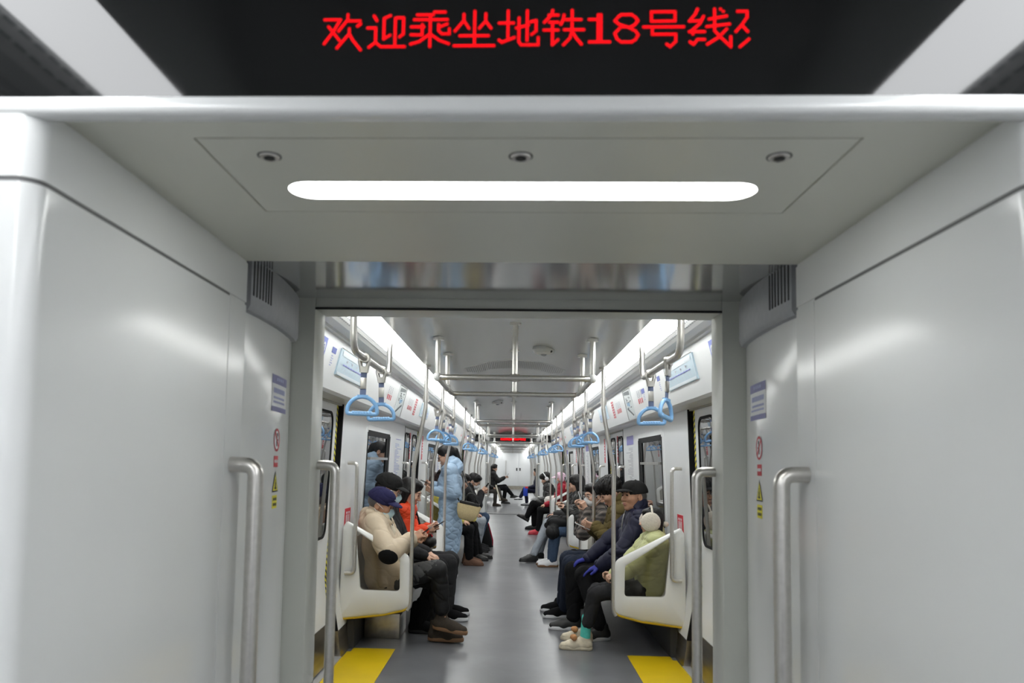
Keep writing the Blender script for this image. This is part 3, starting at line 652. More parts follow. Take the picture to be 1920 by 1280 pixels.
for s, nm in ((-1, 'left'), (1, 'right')):
    t = thing('route_map', 'pale blue route map display over the nearest %s door' % nm, 'map'); y0, y1 = 4.72, 5.58; z0, z1 = 2.02, 2.185
    solid(MB(), s, y0, y1, z0, z1, .010).build('panel', MAPG, t); b = MB(); cq(b, s, y0 + .01, y1 - .01, z0 + .004, z0 + .022, .0125); cq(b, s, y0 + .05, y1 - .01, z1 - .04, z1 - .006, .0125); b.build('pale_band', MAPL, t)
    b = MB(); cq(b, s, y0 - .006, y1 + .006, z1, z1 + .005, .0105); cq(b, s, (y1 if s < 0 else y1), y1 + .008, z0, z1, .0105); b.build('edge', INKK, t)
    b = MB(); cq(b, s, y0 + .12, y1 - .04, 2.093, 2.098, .013)
    for k in range(9): y = y0 + .12 + k * .078; cq(b, s, y, y + .014, 2.088, 2.103, .0135)
    b.build('route_line', mat('ink_line', (.16, .17, .55), .4), t)
    b = MB()
    for k in range(9):
        y = y0 + .1 + k * .08
        for j in range(4): cq(b, s, y + j * .008, y + j * .008 + .006, 2.05 + j * .007, 2.056 + j * .007, .013)
    for k in range(4): y = y0 + .2 + k * .15; cq(b, s, y, y + .03, 2.118, 2.132, .013)
    b.build('lettering', INKG, t)
    # blue square label beside the map and the number plate at the door
    t = thing('door_label', 'small blue square label beside the %s route map' % nm, 'label'); yy = 4.53 if s < 0 else 5.83
    solid(MB(), s, yy, yy + .1, 2.13, 2.165, .002).build('square', INKB, t); b = MB()
    for k in range(5): cq(b, s, yy + .01, yy + .05 + .02 * (k % 2), 2.11 - k * .014, 2.116 - k * .014, .002)
    b.build('lettering', INKP, t)
    t = thing('number_plate', 'blue number plate with a white round mark near the %s edge of the second portal' % nm, 'sign'); yy = 4.28 if s < 0 else 4.24
    solid(MB(), s, yy, yy + .10, 2.0, 2.19, .002).build('plate', mat('plate_blue', (.06, .10, .50), .4), t)
    b = MB(); n = 16; c0 = (yy + .05, 2.13)
    for i in range(n):
        a, c = 2 * PI * i / n, 2 * PI * (i + 1) / n; b.add([cp(s, c0[0] + r * math.cos(q) * .9, c0[1] + r * math.sin(q), .0035) for r, q in ((.02, a), (.034, a), (.034, c), (.02, c))], [(0, 1, 2, 3)])
    cq(b, s, yy + .043, yy + .057, 2.118, 2.142, .0035); b.build('mark', PAPER, t)
    if s > 0:
        t = thing('door_label', 'second small blue label on the right side panel, under the nearest strap', 'label'); yy = 6.55
        solid(MB(), s, yy, yy + .14, 2.10, 2.14, .002).build('square', INKB, t); b = MB(); [cq(b, s, yy + .02, yy + .06 + .02 * (k % 2), 2.085 - k * .014, 2.091 - k * .014, .002) for k in range(4)]; b.build('lettering', INKP, t)
    # framed picture adverts and red captioned notes, once per bench
    for b_, (ya, yb) in enumerate(BEN):
        y0 = ya + 1.28; y1 = y0 + .44
        t = thing('advert_poster', 'slim framed picture poster above the %s %s bench' % (ordn[b_], nm), 'poster')
        solid(MB(), s, y0, y1, 1.925, 2.215, .003).build('picture', mat('advert_grey', (.66, .70, .71), .4), t)
        f = MB(); cq(f, s, y1 - .035, y1, 1.925, 2.215, .005); cq(f, s, y0, y1, 2.205, 2.215, .005); f.build('edge', mat('advert_edge', (.12, .13, .12), .4), t)
        f = MB(); rr = random.Random(b_ * 7 + (s > 0))
        f.add([cp(s, y0 + .04, 1.96, .005), cp(s, y0 + .08, 1.95, .005), cp(s, y1 - .08, 2.03, .005), cp(s, y1 - .12, 2.045, .005)], [(0, 1, 2, 3)])
        for k in range(14): yy = y0 + .05 + rr.random() * .25; zz = 2.03 + rr.random() * .11; cq(f, s, yy, yy + .015 + rr.random() * .07, zz, zz + .004 + rr.random() * .012, .005)
        f.add([cp(s, y0 + .05, 2.15, .005), cp(s, y1 - .06, 2.17, .005), cp(s, y1 - .06, 2.198, .005), cp(s, y0 + .05, 2.19, .005)], [(0, 1, 2, 3)]); f.build('drawing', mat('advert_ink', (.10, .12, .13), .5), t)
        f = MB(); cq(f, s, y0 + .16, y0 + .24, 2.05, 2.085, .0055); cq(f, s, y0 + .26, y0 + .31, 2.06, 2.09, .0055); f.build('blue_detail', mat('advert_blue', (.22, .40, .60), .5), t)
        for j, (yo, nn_) in enumerate(((.74, 3), (2.05, 4))):
            t = thing('caption_notice', 'small red and grey caption notice, %s of two above the %s %s bench' % (('nearer', 'farther')[j], ordn[b_], nm), 'notice')
            f = MB(); g_ = MB()
            for k in range(nn_): yy = ya + yo + k * .085; cq(f, s, yy, yy + .04, 2.03, 2.075, .0025); [cq(g_, s, yy, yy + .03, 2.085 + q * .013, 2.092 + q * .013, .0025) for q in range(5)]
            f.build('red_tabs', INKR, t); g_.build('lettering', INKG, t)
        t = thing('red_banner', 'narrow red lettered banner high above the far end of the %s %s bench' % (ordn[b_], nm), 'banner')
        f = MB()
        for k in range(7): [cq(f, s, yb - .33 + q * .09, yb - .27 + q * .09, 2.0 + k * .027, 2.02 + k * .027, .0025) for q in range(2)]
        f.build('lettering', INKR, t)
        t = thing('route_map', 'pale blue route map display high at the far end of the %s %s bench' % (ordn[b_], nm), 'map'); y0 = yb + .25
        solid(MB(), s, y0, y0 + .8, 2.02, 2.185, .01).build('panel', MAPG, t); f = MB(); cq(f, s, y0 + .1, y0 + .75, 2.09, 2.096, .0125); [cq(f, s, y0 + .1 + k * .1, y0 + .13 + k * .1, 2.05, 2.07, .0125) for k in range(7)]; f.build('route_line', INKB, t)
    # text notices on the wall columns, red strips by the doors
    for b_, (ya, yb) in enumerate(BEN):
        t = thing('text_notice', 'tall notice of small text on the %s wall column past the %s bench window' % (nm, ordn[b_]), 'notice')
        def wq(mb, y0, y1, z0, z1, off=.002): return mb.add([(s * (wx(z) - off), y, z) for y, z in ((y0, z0), (y1, z0), (y1, z1), (y0, z1))], [(0, 1, 2, 3)])
        y0, y1 = ya + 2.34, ya + 2.92; g_ = MB(); h_ = MB(); rr = random.Random(3 + b_)
        if s > 0: wq(h_, y0, y1 - .1, 1.70, 1.80)
        else: wq(h_, y0 + .1, y1 - .1, 1.715, 1.722)
        h_.build('heading', mat('heading_violet', (.22, .20, .50), .5), t)
        for k in range(42):
            z = 1.66 - k * .017; 
            if z < .98: break
            yy = y0 + .06 + (.1 if rr.random() < .15 else 0); wq(g_, yy, yy + .12 + rr.random() * .3, z, z + .0075)
        g_.build('lettering', INKP if s < 0 else mat('ink_mid_grey', (.50, .50, .54), .6), t)
    for i, c in enumerate(DOORS[1:], 1):
        for j, yy in enumerate((c - .12, c + 1.0)):
            t = thing('red_label', 'vertical red label %s the %s %s door' % (('on', 'beyond')[j], ('second', 'third', 'fourth')[i - 1], nm), 'label')
            xo = .03 if j == 0 else 0; f = MB(); f.loft([[(s * (wx(z) + xo - o_), y, z) for y in (yy, yy + .10) for o_ in ((.0, .003) if y == yy else (.003, .0))] for z in (1.50, 1.84)]); f.build('strip', INKR, t)
            f = MB(); [f.add([(s * (wx(z) + xo - .004), yy + a, z + b2) for a, b2 in ((.02, 0), (.08, 0), (.08, .02), (.02, .02))], [(0, 1, 2, 3)]) for z in (1.74, 1.70, 1.66, 1.62, 1.58)]; f.build('lettering', PAPER, t)
    t = thing('priority_sign', 'red priority seat sign on the %s wall beside the first bench' % nm, 'sign'); f = MB(); y0 = 6.02
    f.loft([[(s * (wx(z) - o_), y, z) for y, o_ in ((y0, 0), (y0, .003), (y0 + .2, .003), (y0 + .2, 0))] for z in (.93, 1.09)]); f.build('plate', INKR, t)
    f = MB()
    for k in range(3):
        yy = y0 + .035 + k * .05; f.tube([(s * (wx(1.055) - .003), yy + .014, 1.055), (s * (wx(1.055) - .005), yy + .014, 1.055)], .011, 10); f.box(s * (wx(1.0) - .005), s * (wx(1.0) - .0035), yy + .003, yy + .025, .965, 1.04)
    f.build('pictograms', PAPER, t)
# small blue notice on the end wall of the last car
tag(MB().box(.98, 1.36, 42.15, 42.2, 1.66, 1.95).build('wall_sign', mat('sign_pale_blue', (.62, .72, .85), .4)), 'pale blue sign on the end wall of the last car', 'sign')
# ------------------------------------------------------------------ people: smooth-blended volumes turned into meshes
class Sdf:
    """Union of tapered capsules and ellipsoids with soft blends, meshed by surface nets."""
    def __init__(s, h): s.h = h; s.ops = []
    def cap(s, a, b, ra, rb=None, k=.02, sub=False, q=None): s.ops.append(('c', np.array(a, float), np.array(b, float), ra, ra if rb is None else rb, k, sub, q)); return s
    def ell(s, c, r, R=None, k=.02, sub=False): s.ops.append(('e', np.array(c, float), np.array(r, float), np.eye(3) if R is None else np.array(R, float), None, k, sub, None)); return s
    def half(s, n, d): s.ops.append(('h', np.array(n, float), d, 0, 0, 0, True, None)); return s      # keeps p.n < d
    def add(s, f): f(s); return s
    def build(s, name, m, parent=None, disp=None, puff=0, period=.08):
        lo = np.full(3, 1e9); hi = -lo
        for o in s.ops:
            if o[6]: continue
            if o[0] == 'c': r = max(o[3], o[4]); lo = np.minimum(lo, np.minimum(o[1], o[2]) - r); hi = np.maximum(hi, np.maximum(o[1], o[2]) + r)
            else: e = np.abs(o[3]) @ o[2]; lo = np.minimum(lo, o[1] - e); hi = np.maximum(hi, o[1] + e)
        lo -= .03; hi += .03; h = s.h; n = np.ceil((hi - lo) / h).astype(int) + 1
        D = np.full(n, .5, np.float32); U = np.zeros(n, np.float32) if puff else None
        ax = [lo[i] + h * np.arange(n[i], dtype=np.float32) for i in range(3)]
        for o in s.ops:
            k = o[5]
            if o[0] == 'h':
                v = (ax[0][:, None, None] * o[1][0] + ax[1][None, :, None] * o[1][1] + ax[2][None, None, :] * o[1][2] - o[2]) / np.linalg.norm(o[1]); np.maximum(D, v, out=D); continue
            if o[0] == 'c': r = max(o[3], o[4]); a_, b_ = np.minimum(o[1], o[2]) - r, np.maximum(o[1], o[2]) + r
            else: e = np.abs(o[3]) @ o[2]; a_, b_ = o[1] - e, o[1] + e
            mg = k + 3 * h; i0 = np.clip(np.floor((a_ - mg - lo) / h).astype(int), 0, n); i1 = np.clip(np.ceil((b_ + mg - lo) / h).astype(int) + 1, 0, n)
            if (i1 <= i0).any(): continue
            sl = tuple(slice(i0[i], i1[i]) for i in range(3))
            x = ax[0][sl[0]][:, None, None]; y = ax[1][sl[1]][None, :, None]; z = ax[2][sl[2]][None, None, :]
            if o[0] == 'c':
                A, B = o[1], o[2]; ab = B - A; L2 = max(float(ab @ ab), 1e-9)
                t = np.clip(((x - A[0]) * ab[0] + (y - A[1]) * ab[1] + (z - A[2]) * ab[2]) / L2, 0, 1)
                d = np.sqrt((x - A[0] - ab[0] * t) ** 2 + (y - A[1] - ab[1] * t) ** 2 + (z - A[2] - ab[2] * t) ** 2) - (o[3] + (o[4] - o[3]) * t)
            else:
                R = o[3]; px, py, pz = x - o[1][0], y - o[1][1], z - o[1][2]
                q = [(px * R[0, i] + py * R[1, i] + pz * R[2, i]) / o[2][i] for i in range(3)]
                k0 = np.sqrt(q[0] ** 2 + q[1] ** 2 + q[2] ** 2) + 1e-6; k1 = np.sqrt((q[0] / o[2][0]) ** 2 + (q[1] / o[2][1]) ** 2 + (q[2] / o[2][2]) ** 2) + 1e-6
                d = k0 * (k0 - 1) / k1; t = None
            d = d.astype(np.float32); c = D[sl]
            if o[6]:
                hh = np.maximum(k - np.abs(c + d), 0) / k; D[sl] = np.maximum(c, -d) + hh * hh * k * .25
            else:
                if puff and t is not None:
                    q0 = (o[7] or 0); u = (q0 + t * math.sqrt(L2)).astype(np.float32); U[sl] = np.where(d < c, u, U[sl])
                hh = np.maximum(k - np.abs(c - d), 0) / k; D[sl] = np.minimum(c, d) - hh * hh * k * .25
        if puff: D -= puff * (np.abs(np.sin(PI * U / period)) ** .6 - .6)
        if disp is not None:
            ii = np.argwhere(np.abs(D) < .035); P = lo + ii * h
            D[ii[:, 0], ii[:, 1], ii[:, 2]] += disp(P).astype(np.float32)
        return net_mesh(D, lo, h, name, m, parent)
def net_mesh(D, lo, h, name, m, parent):
    D[0] = D[-1] = .5; D[:, 0] = D[:, -1] = .5; D[:, :, 0] = D[:, :, -1] = .5
    nx, ny, nz = D.shape; s_ = D < 0
    cnt = np.zeros((nx - 1, ny - 1, nz - 1), np.int8)
    for i in (0, 1):
        for j in (0, 1):
            for k in (0, 1): cnt += s_[i:nx - 1 + i, j:ny - 1 + j, k:nz - 1 + k]
    mk = (cnt > 0) & (cnt < 8); ids = np.argwhere(mk); N = len(ids); idx = np.full(mk.shape, -1, np.int64); idx[mk] = np.arange(N)
    co = np.array([(i, j, k) for i in (0, 1) for j in (0, 1) for k in (0, 1)])
    V = np.stack([D[ids[:, 0] + c[0], ids[:, 1] + c[1], ids[:, 2] + c[2]] for c in co], 1)
    acc = np.zeros((N, 3)); w_ = np.zeros(N)
    for a in range(8):
        for b in range(a + 1, 8):
            if np.abs(co[a] - co[b]).sum() != 1: continue
            va, vb = V[:, a], V[:, b]; mm = (va < 0) != (vb < 0); t = np.where(mm, va / np.where(mm, va - vb, 1), 0)
            acc += mm[:, None] * (co[a] + t[:, None] * (co[b] - co[a])); w_ += mm
    P = lo + (ids + acc / np.maximum(w_, 1)[:, None]) * h; F = []
    for axis in range(3):
        a, b = s_[tuple(slice(0, -1) if i == axis else slice(1, -1) for i in range(3))], s_[tuple(slice(1, None) if i == axis else slice(1, -1) for i in range(3))]
        e = np.argwhere(a != b); ins = a[e[:, 0], e[:, 1], e[:, 2]]
        o = e.copy()
        for i in range(3):
            if i != axis: o[:, i] += 1                     # edge index in full grid
        u, v = [(1, 2), (2, 0), (0, 1)][axis]; c = []
        for du, dv in ((-1, -1), (0, -1), (0, 0), (-1, 0)):
            q = o.copy(); q[:, u] += du; q[:, v] += dv; c.append(idx[q[:, 0], q[:, 1], q[:, 2]])
        c = np.stack(c, 1); c[~ins] = c[~ins][:, ::-1]; F.append(c)
    F = np.concatenate(F); me = bpy.data.meshes.new(name); me.vertices.add(N); me.vertices.foreach_set('co', P.ravel())
    me.loops.add(F.size); me.loops.foreach_set('vertex_index', F.ravel()); me.polygons.add(len(F)); me.polygons.foreach_set('loop_start', np.arange(0, F.size, 4)); me.polygons.foreach_set('loop_total', np.full(len(F), 4))
    me.polygons.foreach_set('use_smooth', np.ones(len(F), bool)); me.update(); me.validate(); me.materials.append(m)
    return link(bpy.data.objects.new(name, me), parent)
def folds(amp, f=14, seed=0, st=(.7, .7, 1.25)):
    """broad soft undulation with sharp creases running across it"""
    r = np.random.default_rng(seed); K = r.normal(size=(6, 3)) * f * np.array(st); ph = r.uniform(0, 6, 6)
    def fn(P):
        w1 = np.sin(P @ K[0] + ph[0]) + .6 * np.sin(P @ K[1] + ph[1]); o = np.sin(P @ K[2] + 1.6 * w1 + ph[2]) + .6 * np.sin(P @ K[3] * 1.8 + 1.2 * w1 + ph[3])
        c1 = (1 - np.abs(np.sin(P @ K[4] * .9 + 1.1 * w1 + ph[4]))) ** 4; c2 = (1 - np.abs(np.sin(P @ K[5] * 1.5 + 1.5 * w1 + .7 * o + ph[5]))) ** 5
        return amp * (np.abs(o) ** .8 * np.sign(o) * .45 + 1.0 * c1 + .8 * c2 - .25)
    return fn
def quilt(amp, pz=.085, px=.1):
    """diagonal quilting of a padded coat: grooves along two families of lines"""
    def fn(P):
        a = np.arctan2(P[:, 1], P[:, 0] - .0) * .16; u = (P[:, 2] + a * 1.0) / pz; v = (P[:, 2] - a * 1.0) / pz
        w_ = .13 * np.sin(P @ np.array([31., 23., 17.])); g = np.minimum(np.abs(np.sin(PI * (u + w_))), np.abs(np.sin(PI * (v - w_)))); return -amp * (g ** .5 - .6)
    return fn
V3 = lambda *a: np.array(a, float)
def unit(v): v = np.array(v, float); return v / (np.linalg.norm(v) + 1e-9)
def rotm(pitch=0, yaw=0, roll=0):
    """pitch>0 looks down, yaw>0 looks to the person's left, roll>0 leans the head to its right"""
    cp_, sp = math.cos(pitch), math.sin(pitch); cy2, sy = math.cos(yaw), math.sin(yaw); cr, sr = math.cos(roll), math.sin(roll)
    Y = np.array([[cp_, 0, sp], [0, 1, 0], [-sp, 0, cp_]]); Z = np.array([[cy2, -sy, 0], [sy, cy2, 0], [0, 0, 1]]); X = np.array([[1, 0, 0], [0, cr, -sr], [0, sr, cr]])
    return Z @ Y @ X
def ik(a, t, l1, l2, pole):
    a, t = np.array(a, float), np.array(t, float); d = t - a; L_ = np.linalg.norm(d); L_ = min(L_, l1 + l2 - .004); u = unit(d); t = a + u * L_
    x = (l1 * l1 - l2 * l2 + L_ * L_) / (2 * L_); hgt = math.sqrt(max(l1 * l1 - x * x, 0)); p = np.array(pole, float); p = p - u * (p @ u); return a + u * x + unit(p) * hgt, t
def hand(sd, W, d, n, curl, left, sc=1.0, glove=1.0):
    """wrist W, finger direction d, palm normal n (towards the palm side); curl 0..1"""
    d = unit(d); n = unit(np.array(n, float) - d * (np.dot(n, d))); side = np.cross(d, n) * (1 if left else -1)     # towards the thumb
    f = lambda x, y, z: W + (d * x + side * y + n * z) * sc
    for y in (-.026, -.009, .009, .026): sd.cap(f(.015, y * .7, 0), f(.082, y, 0), .0125 * sc * glove, .0105 * sc * glove, .012)
    sd.cap(f(-.02, 0, 0), f(.02, 0, 0), .024 * sc, .024 * sc, .02)
    for i, (y, L_) in enumerate(((.030, .068), (.0105, .077), (-.010, .071), (-.029, .055))):
        p = f(.084, y, 0); a = .12 + curl * .9; ang = 0; seg = (.45, .32, .23); r = .0088 * sc * glove
        for k, g in enumerate(seg):
            ang += a * (1, 1.25, .8)[k]; q = p + (d * math.cos(ang) + n * math.sin(ang) + side * (y * 1.6 if k == 0 else 0)) * L_ * g * sc
            sd.cap(p, q, r, r * .92, .004); p = q; r *= .93
    p = f(.022, .026, .006); q = f(.055, .052, .018 + .02 * curl); e = f(.085, .050 - .02 * curl, .026 + .035 * curl)
    sd.cap(p, q, .0125 * sc * glove, .010 * sc * glove, .01); sd.cap(q, e, .0098 * sc * glove, .0085 * sc * glove, .004)
class Head:
    def __init__(s, c, R, k=1.0): s.c, s.R, s.k = np.array(c, float), R, k
    def p(s, x, y, z): return s.c + s.R @ (np.array((x, y, z)) * s.k)
    def ell(s, sd, c, r, k=.02, sub=False): sd.ell(s.p(*c), np.array(r) * s.k, s.R, k * s.k, sub)
    def cap(s, sd, a, b, ra, rb=None, k=.02, sub=False): sd.cap(s.p(*a), s.p(*b), ra * s.k, None if rb is None else rb * s.k, k * s.k, sub)
    def half(s, sd, n, d): nn = s.R @ np.array(n, float); sd.half(nn, d * s.k * np.linalg.norm(n) + nn @ s.c)
    def skin(s, sd):
        E, K = s.ell, s.cap
        E(sd, (-.014, 0, .035), (.098, .077, .090)); E(sd, (.03, 0, -.028), (.069, .060, .086), .03); E(sd, (.036, 0, -.078), (.052, .047, .040), .03)
        E(sd, (.074, 0, -.1), (.020, .022, .017), .02); K(sd, (.094, 0, .016), (.119, 0, -.026), .0075, .0105, .010)
        for q in (-1, 1):
            E(sd, (.107, q * .0105, -.031), (.011, .008, .008), .006); E(sd, (.106, q * .033, .011), (.019, .020, .012), .012, True); E(sd, (.072, q * .04, -.022), (.026, .022, .022), .03)
            E(sd, (.088, q * .032, .011), (.012, .015, .009), .008); E(sd, (-.004, q * .079, -.008), (.023, .009, .034), .008); E(sd, (.0, q * .087, -.004), (.013, .006, .02), .005, True)
        K(sd, (.088, -.034, .034), (.088, .034, .034), .010, None, .018)
        E(sd, (.098, 0, -.058), (.012, .023, .0065), .008); E(sd, (.096, 0, -.071), (.011, .019, .0075), .008)
    def M(s): m_ = Matrix.Identity(4); [m_.__setitem__(i, (*[float(v) * s.k for v in s.R[i]], float(s.c[i]))) for i in range(3)]; return m_
    def feats(s, par, eyes=True, mouth=True, brow=True, lipm=None):
        m_ = s.M()
        for q in (-1, 1):
            if eyes: MB().ball((.0985, q * .032, .0105), (.0060, .0140, .0052), m_, 10, 6).build('eye', EYEM, par, smooth=2)
            if brow: MB().tube([m_ @ Vector((.0975, q * .016, .030)), m_ @ Vector((.0975, q * .034, .036)), m_ @ Vector((.088, q * .052, .031))], [.003 * s.k, .0042 * s.k, .002 * s.k], 6).build('eyebrow', HAIR, par, smooth=2)
        if mouth: MB().ball((.105, 0, -.0585), (.0066, .022, .0052), m_, 10, 6).ball((.1025, 0, -.0705), (.0064, .018, .006), m_, 10, 6).build('lips', lipm or LIPS, par, smooth=2)
MASKB = mat('mask_blue', (.50, .68, .76), .6, bump=(60, .3)); MASKW = mat('mask_white', (.80, .81, .82), .6, bump=(60, .3)); LOOP = mat('mask_loop', (.85, .85, .85), .6)
def face_mask(H, par, m, lift=0):
    sd = Sdf(.0045)
    H.ell(sd, (.052, 0, -.052 + lift), (.078, .064, .060)); H.cap(sd, (.112, 0, -.01), (.122, 0, -.03), .013, .016, .02)
    H.half(sd, (-1, 0, -.25), -.045); o = sd.build('face_mask', m, par)
    b = MB()
    for q in (-1, 1): b.tube([H.p(.062, q * .062, -.02), H.p(.03, q * .078, .0), H.p(-.012, q * .088, .018)], .0022, 6); b.tube([H.p(.05, q * .062, -.085), H.p(.02, q * .076, -.06), H.p(-.015, q * .086, -.03)], .0022, 6)
    b.build('ear_loop', LOOP, o, smooth=2); return o
def glasses(H, par, m=None):
    b = MB()
    for q in (-1, 1):
        b.tube([H.p(.112 - .010 * abs(math.cos(a)) * (1 if math.cos(a) * q > 0 else 0), q * .034 + .023 * math.cos(a), .004 + .019 * math.sin(a)) for a in [2 * PI * i / 14 for i in range(14)]], .0024, 6, closed=True)
        b.tube([H.p(.106, q * .058, .01), H.p(.05, q * .081, .012), H.p(-.01, q * .086, .012)], .0022, 6)
    b.tube([H.p(.114, -.012, .008), H.p(.117, 0, .01), H.p(.114, .012, .008)], .0022, 6); return b.build('glasses', m or INKK, par, smooth=2)
def hair_short(H, par, full=1.0, fringe=0.0, m=None, h=.005, seed=1):
    sd = Sdf(h); H.ell(sd, (-.018, 0, .045), (.110 * full, .090 * full, .098 * full)); H.ell(sd, (.045, 0, .105), (.06, .07, .035), .03)
    if fringe: H.ell(sd, (.075, 0, .075), (.042, .06, .045), .03)
    H.half(sd, (.62, 0, -1), .045); H.half(sd, (1, 0, -.55), .082); H.ell(sd, (.112, 0, -.05), (.062, .088, .092 - .02 * fringe), .01, True)
    return sd.build('hair', m or HAIR, par, folds(.004 + .003 * fringe, 55, seed, (1, 1, .5)))
def cap_hair(H, par, m=None):
    sd = Sdf(.005); H.ell(sd, (-.022, 0, .01), (.094, .084, .062)); H.half(sd, (0, 0, 1), .045); H.half(sd, (1, 0, .3), .015); H.half(sd, (-.25, 0, -1), .058); return sd.build('hair', m or HAIR, par)
def hair_long(H, par, L_=.2, tie=False, spread=1.0, m=None):
    sd = Sdf(.005); H.ell(sd, (-.018, 0, .042), (.110, .089, .096)); H.ell(sd, (.035, 0, .10), (.06, .07, .03), .03)
    if tie: H.ell(sd, (-.12, 0, .02), (.045, .04, .045), .03); H.cap(sd, (-.13, 0, .0), (-.15, 0, -.16), .036, .018, .03)
    else:
        for q in (-1, 0, 1): H.cap(sd, (-.06, q * .052, .0), (-.055 - .02 * (q == 0), q * .07 * spread, -L_), .046, .034, .03)
        for q in (-1, 1): H.cap(sd, (.0, q * .076, .02), (.005, q * .082, -L_ * .9), .026, .016, .02)
    H.ell(sd, (.10, 0, -.045), (.075, .082, .105), .012, True); return sd.build('hair', m or HAIR, par, folds(.004, 50, 4, (1, 1, .2)))
def ball_cap(H, par, m, badge=None):
    sd = Sdf(.0045); H.ell(sd, (-.016, 0, .046), (.115, .095, .098)); H.ell(sd, (.045, 0, .080), (.055, .065, .05), .03); H.half(sd, (-.12, 0, -1), -.024); o = sd.build('cap', m, par, folds(.0025, 30, 3))
    b = Sdf(.004); H.ell(b, (.105, 0, .030), (.084, .082, .034), .01); H.ell(b, (.105, 0, .014), (.098, .096, .036), .01, True); H.half(b, (-1, 0, 0), -.068); b.build('brim', m, o)
    MB().ball((-.016, 0, .144), (.009, .009, .005), H.M(), 8, 5).build('button', m, o, smooth=2)
    if badge: MB().ball((.100, 0, .078), (.006, .014, .006), H.M(), 8, 5).build('badge', badge, o, smooth=2)
    return o
def shoe(par, A, d, pitch, up, sole, h=.006, L_=1.0, high=.0, sock=None, laces=None):
    """ankle A, toe direction d (horizontal), pitch lifts the toe"""
    d = unit((d[0], d[1], 0)); R = rotm(0, math.atan2(d[1], d[0])) @ rotm(-pitch)
    p = lambda x, y, z: A + R @ (np.array((x, y, z)) * L_ - np.array((0, 0, .085)))
    sd = Sdf(h); sd.cap(p(-.035, 0, .042), p(.10, .004, .035), .041 * L_, .040 * L_, .02); sd.cap(p(.09, .004, .035), p(.165, .008, .030), .040 * L_, .030 * L_, .03); sd.cap(p(-.025, 0, .06), p(-.015, 0, .095 + high), .042 * L_, .044 * L_, .02); sd.cap(p(.0, 0, .08), p(.08, 0, .05), .033 * L_, .03 * L_, .02)
    n = R @ V3(0, 0, -1); sd.half(n, n @ p(0, 0, .012)); o = sd.build('shoe', up, par)
    b = MB(); ring = lambda z, e: [Vector(p(x + (.0 if x > 0 else 0) + e * (1 if x > .05 else -1) * .5, y * (1 + e * 12), z)) for x, y in ((-.075, 0), (-.06, .03), (-.02, .037), (.06, .040), (.12, .046), (.17, .036), (.197, .012), (.195, -.008), (.165, -.03), (.12, -.036), (.06, -.034), (-.02, -.036), (-.06, -.028))]
    b.loft([ring(0, .000), ring(.006, .008), ring(.022, .009), ring(.030, .004)]).build('sole', sole, o, smooth=1.0)
    if sock: sd = Sdf(h); sd.cap(p(-.015, 0, .08), p(-.02, 0, .20), .044 * L_, .040 * L_); sd.build('sock', sock, par)
    if laces:
        b = MB()
        for k in range(4): x = .045 + k * .022; z = .088 - k * .0095; b.tube([p(x, -.024, z - .006), p(x + .006, 0, z + .004), p(x, .024, z - .006)], .0032, 6)
        b.build('laces', laces, o, smooth=2)
    return o
# fabrics
def cloth(name, col, r=.9, b=.2, sc=160): return mat(name, col, r, 0, .12, noise=(60, .06), bump=(sc, b))
def nylon(name, col, r=.5): return mat(name, col, r, 0, .3, noise=(14, .04), bump=(40, .15))

